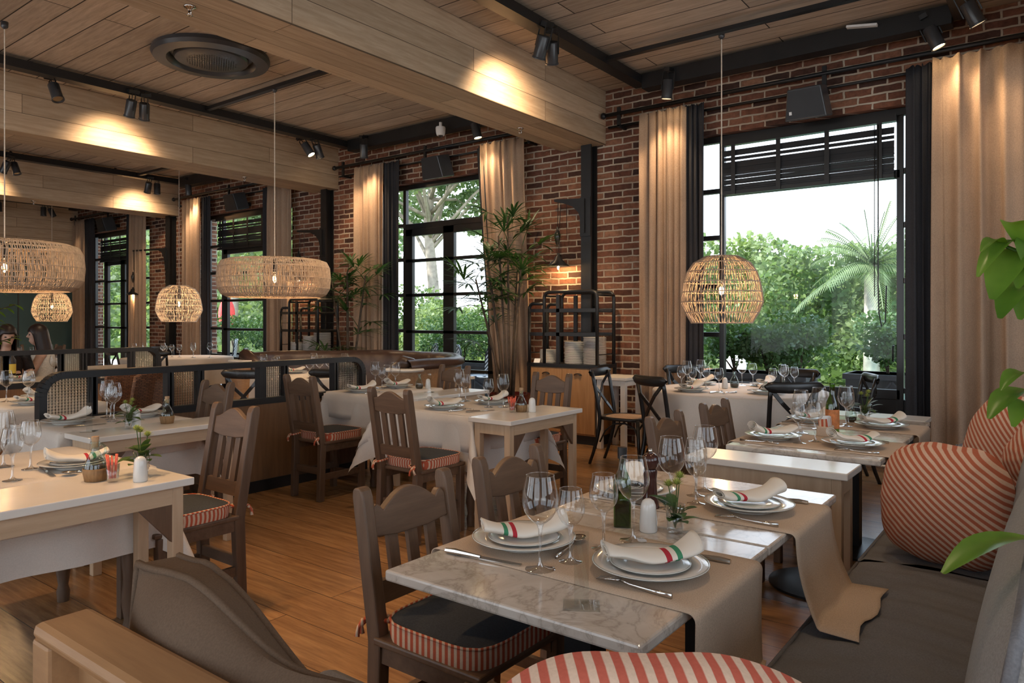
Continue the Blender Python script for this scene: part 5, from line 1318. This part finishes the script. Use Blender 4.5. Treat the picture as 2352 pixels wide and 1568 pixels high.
lady_palm((6.56,5.0,0),'lady_palm','tall indoor palm in a dark red glazed pot, right of the palm door',[(-.05,.28,2.05,11,.018),(.12,.12,2.58,7,.014),(.22,-.02,2.25,9,.016),(-.12,.40,1.85,9,.014),(.05,.2,2.35,6,.014),(.28,.1,1.95,7,.014),(-.02,.32,1.25,2,.01)],.26,.55,M['pot'],5)
t=thing('broad_leaf_plant','glossy broad leaved plant reaching in at the right edge above the bench','plant',(2.05,-.62,0))
o0=Vector((2.05,-.62,0))
obj('pot',MB().lathe([(0,0),(.13,0),(.17,.35),(.18,.36),(.15,.36),(0,.33)],28),M['terra'],t,smooth=True,auto=50)
BL=[((1.829, 0.069, 1.529), (1.754, 0.085, 1.574), 0.04) ,((1.823, 0.077, 1.545), (1.717, 0.134, 1.466), 0.031) ,((1.829, 0.069, 1.526), (1.734, 0.111, 1.421), 0.05) ,((1.811, 0.093, 1.532), (1.721, 0.129, 1.516), 0.022) ,((1.836, 0.06, 1.456), (1.744, 0.099, 1.383), 0.04) ,((1.839, 0.056, 1.44), (1.767, 0.068, 1.381), 0.036) ,((1.841, 0.053, 1.488), (1.765, 0.071, 1.443), 0.032) ,((1.841, 0.053, 1.266), (1.745, 0.097, 1.24), 0.027) ,((1.841, 0.053, 1.235), (1.73, 0.116, 1.183), 0.04) ,((1.839, 0.056, 1.209), (1.76, 0.078, 1.167), 0.031) ,((1.479, 0.034, 1.019), (1.328, 0.15, 0.979), 0.043) ,((1.846, 0.047, 1.537), (1.777, 0.055, 1.48), 0.045) ]
st=MB()
for i,(a,c,w) in enumerate(BL):
    a=Vector(a)-o0; c=Vector(c)-o0; d=c-a; n=8; b=MB(); s=d.cross(Vector((.35,-.25,.9))).normalized(); u=s.cross(d.normalized())
    vs=[]
    for j in range(n+1):
        f=j/n; ww=w*.68*(sn(PI*(f*.93+.035))**.75)*(1 if f<.6 else 1.05-(f-.6)*.3); p=a+d*f+Vector((0,0,.02*sn(PI*f)))
        vs+=[p-s*ww+u*ww*.28,p-s*ww*.5+u*ww*.08,p,p+s*ww*.5+u*ww*.08,p+s*ww+u*ww*.28]
    b.add(vs,[(j*5+q,j*5+q+1,j*5+q+6,j*5+q+5) for j in range(n) for q in range(4)])
    obj('leaf',b,M['leafr'],t,smooth=True)
    st.tube([a,a*.6+Vector((0,0,a.z*.4-.05))+Vector((0,0,-.1)),Vector((0,0,max(.34,a.z-.55)))],.004,5)
st.tube([(0,0,.33),(.02,0,.8),(-.01,.01,1.25),(0,0,1.6)],[.014,.012,.01,.006],8)
obj('stems',st,M['leafr'],t,smooth=True)
# leafy plant behind the women
t=thing('leafy_plant','leafy indoor plant at the far left edge above the two women','plant',(2.72,9.0,0))
obj('pot',MB().lathe([(0,0),(.16,0),(.2,.4),(.17,.4),(0,.36)],24),M['pot'],t,smooth=True)
r=random.Random(11); b=MB(); s2=MB().tube([(0,0,.36),(.03,.02,1.0),(0,0,1.85)],[.02,.016,.008],7)
for i in range(11):
    a=i*2.4; z=1.1+.75*i/11; l=r.uniform(.2,.42); p=(l*cs(a),l*sn(a),z+.1); s2.tube([(0,0,z),p],.005,4)
    for k in range(5): leafshape(b,(p[0]*(.4+.15*k),p[1]*(.4+.15*k),z+.1*(.4+.15*k)),(cs(a+(-1)**k*.9),sn(a+(-1)**k*.9),r.uniform(-.4,.5)),r.uniform(.09,.13),.055,.2)
obj('leaves',b,M['leafr'],t,smooth=True); obj('stems',s2,M['stem'],t,smooth=True)

# ---------------------------------------------------------------- two women
def ell(b,c,rx,ry,rz,n=14,m=9,R=None):
    st=len(b.v); b.grid(lambda u,v:(c[0]+rx*cs(2*PI*u)*sn(PI*v),c[1]+ry*sn(2*PI*u)*sn(PI*v),c[2]+rz*cs(PI*v)),n,m,True); return b
def woman(loc,rz,label,top,headturn,headtilt,sleeve):
    """seated, facing +x; one continuous remeshed body"""
    t=thing('person',label,'person',loc,rz); b=MB()
    ell(b,(0,0,.53),.14,.17,.12); b.tube([(0,0,.5),(.01,0,.7),(.0,0,.88),(.01,0,.98),(.02,0,1.03)],[.14,.115,.13,.10,.05],14,sy=1.25)
    b.tube([(.02,0,1.0),(.035,0,1.12)],[.055,.05],12)
    hx,hz=.055,1.19
    for s in (-1,1):
        b.tube([(0,s*.09,.52),(.25,s*.11,.53),(.43,s*.11,.5)],[.085,.075,.06],12); b.tube([(.43,s*.11,.5),(.42,s*.11,.28),(.40,s*.11,.07)],[.058,.05,.035],10); b.tube([(.36,s*.11,.035),(.54,s*.12,.03)],[.035,.025],8)
        b.tube([(0,s*.15,.97),(.02,s*.20,.94),(.08,s*.22,.80),(.12,s*.22,.72)],[.055,.052,.045,.04],10); b.tube([(.12,s*.22,.72),(.22,s*.17,.775),(.33,s*.09,.80)],[.04,.034,.025],10)
        ell(b,(.37,s*.075,.80),.045,.035,.02)
        for k in range(4): b.tube([(.395,s*(.10-.018*k),.80),(.425,s*(.095-.018*k),.802),(.45-.006*abs(k-1.5),s*(.09-.016*k),.79)],[.009,.0085,.007],6)
        b.tube([(.37,s*.05,.81),(.395,s*.035,.815),(.415,s*.03,.81)],[.010,.009,.007],6)
    st=len(b.v)
    ell(b,(0,0,.02),.092,.074,.115,18,12); ell(b,(.035,0,-.045),.055,.052,.065); b.tube([(.085,0,.035),(.112,0,-.005),(.095,0,-.012)],[.008,.014,.008],6)
    ell(b,(.086,0,-.048),.012,.024,.007,8,6); ell(b,(.086,0,-.060),.011,.02,.007,8,6)
    for s in (-1,1): ell(b,(.0,s*.075,.005),.02,.01,.03,8,6)
    HT=Matrix.Translation((hx,0,hz))@Matrix.Rotation(headturn,4,'Z')@Matrix.Rotation(headtilt,4,'Y'); b.xf(HT,st)
    o=obj('body',b,M['skin'],t,smooth=True); m=o.modifiers.new('r','REMESH'); m.mode='VOXEL'; m.voxel_size=.009; m.use_smooth_shade=True
    sm=o.modifiers.new('s','SMOOTH'); sm.iterations=4
    for s in (-1,1):
        e=MB(); ell(e,(.083,s*.03,.022),.009,.014,.007,10,7).xf(HT); obj('eye',e,M['darkin'],t,smooth=True)
    h=MB()
    def hair(u,v):
        a=2*PI*u; front=max(0,cs(a)); zc=.135-.005; 
        L_=.50-.36*front**1.5 if v>.5 else 0
        fr=max(0,min(1,(front-.5)/.3))
        if v<=.5 or fr>.6: q=min(v,.5)/.5*(PI/2-.36*fr); return (-.008+.108*sn(q)*cs(a),.09*sn(q)*sn(a),.02+.125*cs(q))
        k=(v-.5)/.5; lift=max(0,front-.25)
        z=.02-k*(.44*(1-front)**.7 if front<.75 else .0)+(.045*k*0)
        if front>.55: z=.02+.035*k*(1 if front>.75 else .3)
        w=1+.12*k*(1-front)
        return (-.008+(.108*w)*cs(a)-.03*k*(1-front),.09*w*sn(a)*(1+.1*k),z)
    h.grid(hair,40,20,True).xf(HT); obj('hair',h,M['hair'],t,smooth=True,solid=.012)
    c=MB().tube([(0,0,.46),(0,0,.56),(.01,0,.7),(.0,0,.88),(.005,0,.95),(.008,0,.985)],[.155,.15,.128,.145,.125,.095],18,False,sy=1.27)
    for s in (-1,1):
        if sleeve: c.tube([(0,s*.13,.965),(.02,s*.205,.94),(.08,s*.225,.80)],[.065,.064,.056],12,False)
    obj('blouse' if not sleeve else 'top',c,top,t,smooth=True)
    obj('trousers',MB().tube([(0,-.09,.52),(.25,-.11,.53),(.44,-.11,.5),(.43,-.11,.28),(.41,-.11,.12)],[.1,.085,.07,.06,.055],12,False).tube([(0,.09,.52),(.25,.11,.53),(.44,.11,.5),(.43,.11,.28),(.41,.11,.12)],[.1,.085,.07,.06,.055],12,False),M['blackc'],t,smooth=True)
woman((3.12,9.62,0),-1.45,'woman with a dark fringe in a black top, looking down at the far left',M['blackc'],-.25,.28,True)
woman((3.62,9.92,0),2.75,'woman with long dark hair in a cream sleeveless blouse, turned in profile to the left',M['blouse'],.15,.1,False)
chair(CT,3.14,9.85,-PI/2,'chair of the woman in black, hidden behind her')
chair(CT,3.85,9.83,PI,'chair of the woman in the cream blouse, hidden behind her')

# ---------------------------------------------------------------- outside
b=MB().box(7.75,-30,-.14,12.2,60,-.02); struct('terrain_terrace',b,M['stone'],'sunlit stone terrace outside the windows','terrace')
M['lawn']=plain('lawn',(.10,.15,.04),.95,var=.3,scale=2)
b=MB().box(12.2,-30,-.16,90,90,-.04); struct('terrain_lawn',b,M['lawn'],'lawn behind the terrace','lawn')
t=thing('swimming_pool','turquoise pool strip between the two planters outside the bench window','pool',(13.4,2.3,0))
obj('water',MB().box(-1.1,-4,-.08,1.6,2.2,-.005),M['poolw'],t); obj('coping',MB().box(-1.4,-4,-.04,-1.1,2.5,.02).box(-1.1,2.2,-.04,1.6,2.5,.02).box(1.6,-4,-.04,1.9,2.5,.02),M['stone'],t)
def scatter(b,n,pos,size,r,flat=.0):
    for _ in range(n):
        p=pos(r); s=size*r.uniform(.6,1.4); d=Vector((r.gauss(0,1),r.gauss(0,1),r.gauss(0,1)*.7+.15)).normalized(); q=d.cross(Vector((r.gauss(0,1),r.gauss(0,1),r.gauss(0,1)))).normalized()
        p=Vector(p); a=d*s; c=q*s*.42; b.add([p,p+a*.45+c,p+a,p+a*.45-c],[(0,1,2,3)])
    return b
def blobpos(blobs):
    def f(r):
        c,rad,sq=r.choice(blobs); 
        while 1:
            v=Vector((r.uniform(-1,1),r.uniform(-1,1),r.uniform(-1,1)))
            if .45<v.length<1: break
        k=v.length**.4/v.length if v.length>0 else 1
        return (c[0]+v.x*k*rad*.95,c[1]+v.y*k*rad*.95,c[2]+v.z*k*rad*sq)
    return f
def shrub(loc,h,w,label,n=1500,seed=0,mat='leafo',size=.055):
    r=random.Random(seed); t=thing('garden_shrub',label,'shrub',loc,group='planter shrubs on the terrace')
    bl=[((r.uniform(-.35,.35)*w,r.uniform(-.35,.35)*w,h*r.uniform(.35,.85)),w*r.uniform(.22,.36),r.uniform(.7,1)) for _ in range(9)]
    obj('foliage',scatter(MB(),n,blobpos(bl),size,r),M[mat],t)
    b=MB()
    for i in range(5): c=bl[i][0]; b.tube([(0,0,0),(c[0]*.4,c[1]*.4,c[2]*.5),c],[.014,.009,.004],5)
    obj('stems',b,M['stem'],t)
def planter(x0,y0,x1,y1,label,h=.74):
    t=thing('planter_box',label,'planter',((x0+x1)/2,(y0+y1)/2,-.02),group='dark planters on the terrace'); hx=(x1-x0)/2; hy=(y1-y0)/2
    b=MB(); b.box(-hx,-hy,0,hx,hy,h); obj('box',b,M['planter'],t,bevel=.01)
    obj('rim',MB().box(-hx-.03,-hy-.03,h-.07,hx+.03,hy+.03,h),M['planter'],t,bevel=.008)
    obj('brace',MB().bar((-hx-.012,-hy+.03,.03),(-hx-.012,0,h-.08),.06,.02).bar((-hx-.012,hy-.03,.03),(-hx-.012,0,h-.08),.06,.02),M['planter'],t)
planter(9.0,2.45,9.6,3.75,'left dark planter outside the bench window'); planter(9.7,1.1,10.3,2.15,'right dark planter outside the bench window, past the pool gap')
for i,(x,y,h,w,l) in enumerate(((9.3,3.4,.75,.75,'left shrub in the left planter outside the bench window'),(9.3,2.98,.72,.7,'middle shrub in the left planter outside the bench window'),(9.3,2.6,.72,.66,'right shrub in the left planter outside the bench window'),(10.0,1.72,.78,.85,'round shrub in the right planter outside the bench window'))):
    shrub((x,y,.70),h,w,l,1700,20+i)
planter(10.2,8.0,10.8,10.2,'planter behind the striped bistro chairs, outside the palm door',.62); planter(10.2,12.0,10.8,18.5,'long planter outside the window behind the oval lamp',.55)
for i,(x,y,l) in enumerate(((10.5,8.4,'shrub right in the planter outside the palm door'),(10.5,9.1,'shrub in the middle of the planter outside the palm door'),(10.5,9.8,'shrub left in the planter outside the palm door'),(10.5,13.0,'shrub nearest in the long planter'),(10.5,14.2,'second shrub of the long planter'),(10.5,15.4,'third shrub of the long planter'),(10.5,16.8,'last shrub of the long planter'))):
    shrub((x,y,.55),.95,.95,l,1500,40+i)
def hedge(name,label,x,y0,y1,hf,n,size,mat,seed,dep=1.2):
    r=random.Random(seed); b=MB()
    def pos(r):
        y=r.uniform(y0,y1); h=hf(y); z=h*r.random()**.75; k=r.random()**2; bul=sn(min(1,z/h)*PI*.5+.6)
        return (x-dep*bul*(.5+.35*sn(y*2.1+z*1.7)+.25*sn(y*5.3-z*3))+k*1.2,y,z+.25*sn(y*3.7)*(.4 if z>h*.8 else 0))
    scatter(b,n,pos,size,r)
    b.grid(lambda u,v:(x+.9,y0+(y1-y0)*u,-.05+(hf(y0+(y1-y0)*u)-.25)*v),24,6)
    o=obj(name,b,M[mat],label=label,cat='hedge'); return o
hedge('tall_hedge','tall bright green hedge across the lawn outside the bench window',17,-3,8.6,lambda y:3.25+.35*sn(y*1.1+.5)-.10*max(0,y-4.5),26000,.12,'leafh',1)
hedge('garden_hedge','green hedge behind the bistro terrace outside the palm door',16,9.5,20,lambda y:2.0+.35*sn(y*1.7),14000,.11,'leafh',2)
hedge('garden_hedge','high hazy greenery behind the window with the oval lamp',18,20.5,44,lambda y:7.2+1.2*sn(y*.5),15000,.26,'leaft',3,2.2)
hedge('garden_hedge','high hazy greenery outside the farthest window',14,44.5,80,lambda y:9+sn(y*.4),7000,.4,'leaft',4,2.2)
def tree(loc,h,crown,label,seed,n,size,mat):
    r=random.Random(seed); t=thing('garden_tree',label,'tree',loc); b=MB()
    b.tube([(0,0,-.1),(.1,.1,h*.25),(.0,.3,h*.5),(.2,.2,h*.7)],[.28,.2,.16,.1],9); bl=[]
    for i in range(16):
        a=i*2.4; el=r.uniform(.0,1.1); k=crown*r.uniform(.5,1.0); c=(k*cs(a)*cs(el),k*sn(a)*cs(el),h*r.uniform(.42,.66)+k*sn(el)*.9)
        bl.append((c,crown*r.uniform(.2,.36),.8)); z0=h*r.uniform(.35,.6); b.tube([(.05,.2,z0),((c[0])*.5,c[1]*.5,(c[2]+z0)/2+.2),c],[.08,.05,.015],6)
    obj('branches',b,M['bark'],t,smooth=True); obj('foliage',scatter(MB(),n,blobpos(bl),size,r),M[mat],t)
tree((18.5,17.4,0),9.5,4.6,'big light leaved tree outside the palm door',5,15000,.17,'leaft')
tree((21,27,0),9,4.2,'hazy tree outside the window behind the oval lamp',8,6000,.26,'leaft')
def date_palm(loc,h,fr,label,seed,nf=26):
    r=random.Random(seed); t=thing('garden_palm',label,'palm',loc)
    obj('trunk',MB().tube([(0,0,-.1),(.03,.03,h*.5),(0,.0,h)],[.17,.12,.14],10),M['bark'],t,smooth=True)
    for i in range(nf):
        a=i*2.4; el=r.uniform(-.1,1.35); b=MB(); P=[]
        for k in range(9):
            f=k/8; P.append(Vector((cs(a)*cs(el)*f*fr,sn(a)*cs(el)*f*fr,h+sn(el)*f*fr-.55*fr*f*f*cs(el))))
        b.tube(P,[.012]*4+[.008]*5,4)
        for k in range(1,28):
            f=k/28*8; j=min(int(f),7); p=P[j].lerp(P[j+1],f-j); d=(P[j+1]-P[j]).normalized(); s=d.cross(Vector((0,0,1))).normalized()
            for sg in (-1,1): leafshape(b,p,d*.75+s*sg+Vector((0,0,-.15)),fr*.26*(1-.5*k/28),.03,.1,n=2,droop=.5)
        obj('frond',b,M['leafp'],t)
date_palm((15.5,2.95,0),2.45,1.45,'feathery palm with a pale trunk outside the bench window',3)
date_palm((15,24.0,0),3.0,2.2,'feathery palm outside the window behind the oval lamp',4,18)
def chev():
    m,t,o=nt('chevron_weave'); p=pbsdf(t,o,.6); c=N(t,'ShaderNodeTexCoord'); sp=N(t,'ShaderNodeSeparateXYZ'); L(t,c.outputs['Object'],sp.inputs[0])
    a=N(t,'ShaderNodeMath',operation='ABSOLUTE'); L(t,sp.outputs[1],a.inputs[0]); s=N(t,'ShaderNodeMath',operation='ADD'); L(t,a.outputs[0],s.inputs[0]); L(t,sp.outputs[2],s.inputs[1])
    f=N(t,'ShaderNodeMath',operation='MULTIPLY'); f.inputs[1].default_value=13; L(t,s.outputs[0],f.inputs[0]); fr=N(t,'ShaderNodeMath',operation='FRACT'); L(t,f.outputs[0],fr.inputs[0])
    L(t,ramp(t,fr.outputs[0],[(0,(.72,.72,.70)),(.5,(.02,.02,.025))],'CONSTANT'),p.inputs['Base Color']); return m
M['chev']=chev()
def bistro():
    t=thing('bistro_chair','x','chair')
    def bk(u,v):
        w=.24*(1-max(0,(v-.5)*2)**2.2*.999)**.5
        return (-.2-.06*v+.05*(2*u-1)**2,(2*u-1)*w,.42+.52*v)
    obj('backrest',MB().grid(bk,16,20),M['chev'],t,smooth=True,solid=.015)
    obj('seat',MB().lathe([(0,.44),(.22,.44),(.23,.425),(.22,.41),(0,.41)],24),M['chev'],t,smooth=True)
    for x in (-.16,.16):
        for y in (-.16,.16): obj('leg',MB().tube([(x*1.15,y*1.15,-.02),(x,y,.42)],.014,6),M['black'],t)
    obj('rim',MB().tube([(-.2-.06*v+.05,-.24*(1-max(0,(v-.5)*2)**2.2*.999)**.5,.42+.52*v) for v in [i/14 for i in range(15)]]+[(-.2-.06*v+.05,.24*(1-max(0,(v-.5)*2)**2.2*.999)**.5,.42+.52*v) for v in [1-i/14 for i in range(15)]],.014,6),M['black'],t,smooth=True)
    return t
K=Kind(bistro)
for x,y,rz,l in ((9.9,9.55,2.6,'left chevron bistro chair outside the palm door'),(9.5,8.65,2.7,'middle chevron bistro chair outside the palm door, behind the door stile'),(9.6,7.95,2.6,'right chevron bistro chair outside the palm door'),(9.4,15.4,2.5,'left chevron bistro chair outside the window behind the oval lamp'),(9.3,13.3,2.5,'right chevron bistro chair outside the window behind the oval lamp')):
    K.put((x,y,-.0),rz,l,'chevron bistro chairs')
tbl('terrace_table',8.75,8.0,9.25,9.6,.76,'grey terrace table among the bistro chairs outside the palm door',M['planter'],M['planter'])
t=thing('closed_parasol','closed red and white parasol outside the window behind the oval lamp','parasol',(12.6,20.6,0))
obj('pole',MB().tube([(0,0,-.04),(0,0,2.2)],.025,8),M['card'],t); obj('canopy',MB().grid(lambda u,v:((.03+.22*sn(PI*v)**.8+.03*sn(8*PI*u))*cs(2*PI*u),(.03+.22*sn(PI*v)**.8+.03*sn(8*PI*u))*sn(2*PI*u),2.15-1.2*v),32,12,True),M['redc'],t,smooth=True)
obj('white_trim',MB().tube([(.2*cs(a*.5),.2*sn(a*.5),1.9-.07*a) for a in range(12)],.03,6),M['card'],t)
# terrace seat and pot glimpsed through the left pane of the bench window
t=thing('terrace_chair','white terrace chair glimpsed through the left pane of the bench window','chair',(11.6,4.55,-.02),2.6)
obj('seat',MB().box(-.3,-.3,.36,.3,.3,.42),M['card'],t,bevel=.03); obj('backrest',MB().bar((-.28,0,.4),(-.42,0,.85),.6,.05,up=(1,0,0)),M['card'],t,bevel=.02)
for x in (-.25,.25):
    for y in (-.25,.25): obj('leg',MB().tube([(x,y,0),(x,y,.37)],.02,6),M['bark'],t)
t=thing('potted_shrub','terracotta potted shrub glimpsed through the left pane of the bench window','plant',(12.0,5.1,-.02))
obj('pot',MB().lathe([(0,0),(.2,0),(.3,.55),(.32,.56),(.26,.56),(0,.5)],24),M['terra'],t,smooth=True); obj('foliage',scatter(MB(),700,blobpos([((0,0,.9),.4,1),((.15,.1,1.2),.3,1)]),.09,random.Random(5)),M['leafo'],t)
# ---------------------------------------------------------------- light and camera
w=bpy.data.worlds.new('sky'); SC.world=w; w.use_nodes=True; t=w.node_tree; t.nodes.clear()
out=N(t,'ShaderNodeOutputWorld'); bg=N(t,'ShaderNodeBackground'); bg.inputs[1].default_value=SKY
tc=N(t,'ShaderNodeTexCoord'); sp=N(t,'ShaderNodeSeparateXYZ'); L(t,tc.outputs['Generated'],sp.inputs[0])
L(t,ramp(t,sp.outputs[2],[(0,(.90,.95,1.0)),(.4,(.74,.87,1.05)),(1,(.52,.74,1.05))]),bg.inputs[0]); L(t,bg.outputs[0],out.inputs[0])
sl=bpy.data.lights.new('sun','SUN'); sl.energy=SUN; sl.angle=math.radians(1.5); sl.color=(1,.95,.86)
so=bpy.data.objects.new('sun',sl); COL.objects.link(so); so.rotation_euler=Vector((.55,-.45,-.75)).to_track_quat('-Z','Y').to_euler()
cam=bpy.data.cameras.new('camera'); co=bpy.data.objects.new('camera',cam); COL.objects.link(co); SC.camera=co
co.location=(0,0,1.38); cam.sensor_width=36; cam.lens=1670/2352*36; cam.shift_y=-49/2352; cam.clip_end=300; cam.clip_start=.02
co.rotation_euler=(PI/2,0,math.atan2(1264,1670)-PI/2)
vs=SC.view_settings; vs.view_transform='Standard'; vs.look='None'; vs.gamma=1; vs.exposure=EXPO; vs.use_curve_mapping=False
cy=SC.cycles
cy.max_bounces=10; cy.diffuse_bounces=4; cy.glossy_bounces=4; cy.transmission_bounces=8; cy.transparent_max_bounces=40
cy.caustics_reflective=False; cy.caustics_refractive=False; cy.sample_clamp_indirect=4; cy.sample_clamp_direct=0
cy.use_denoising=True; cy.use_adaptive_sampling=True; cy.adaptive_threshold=.015
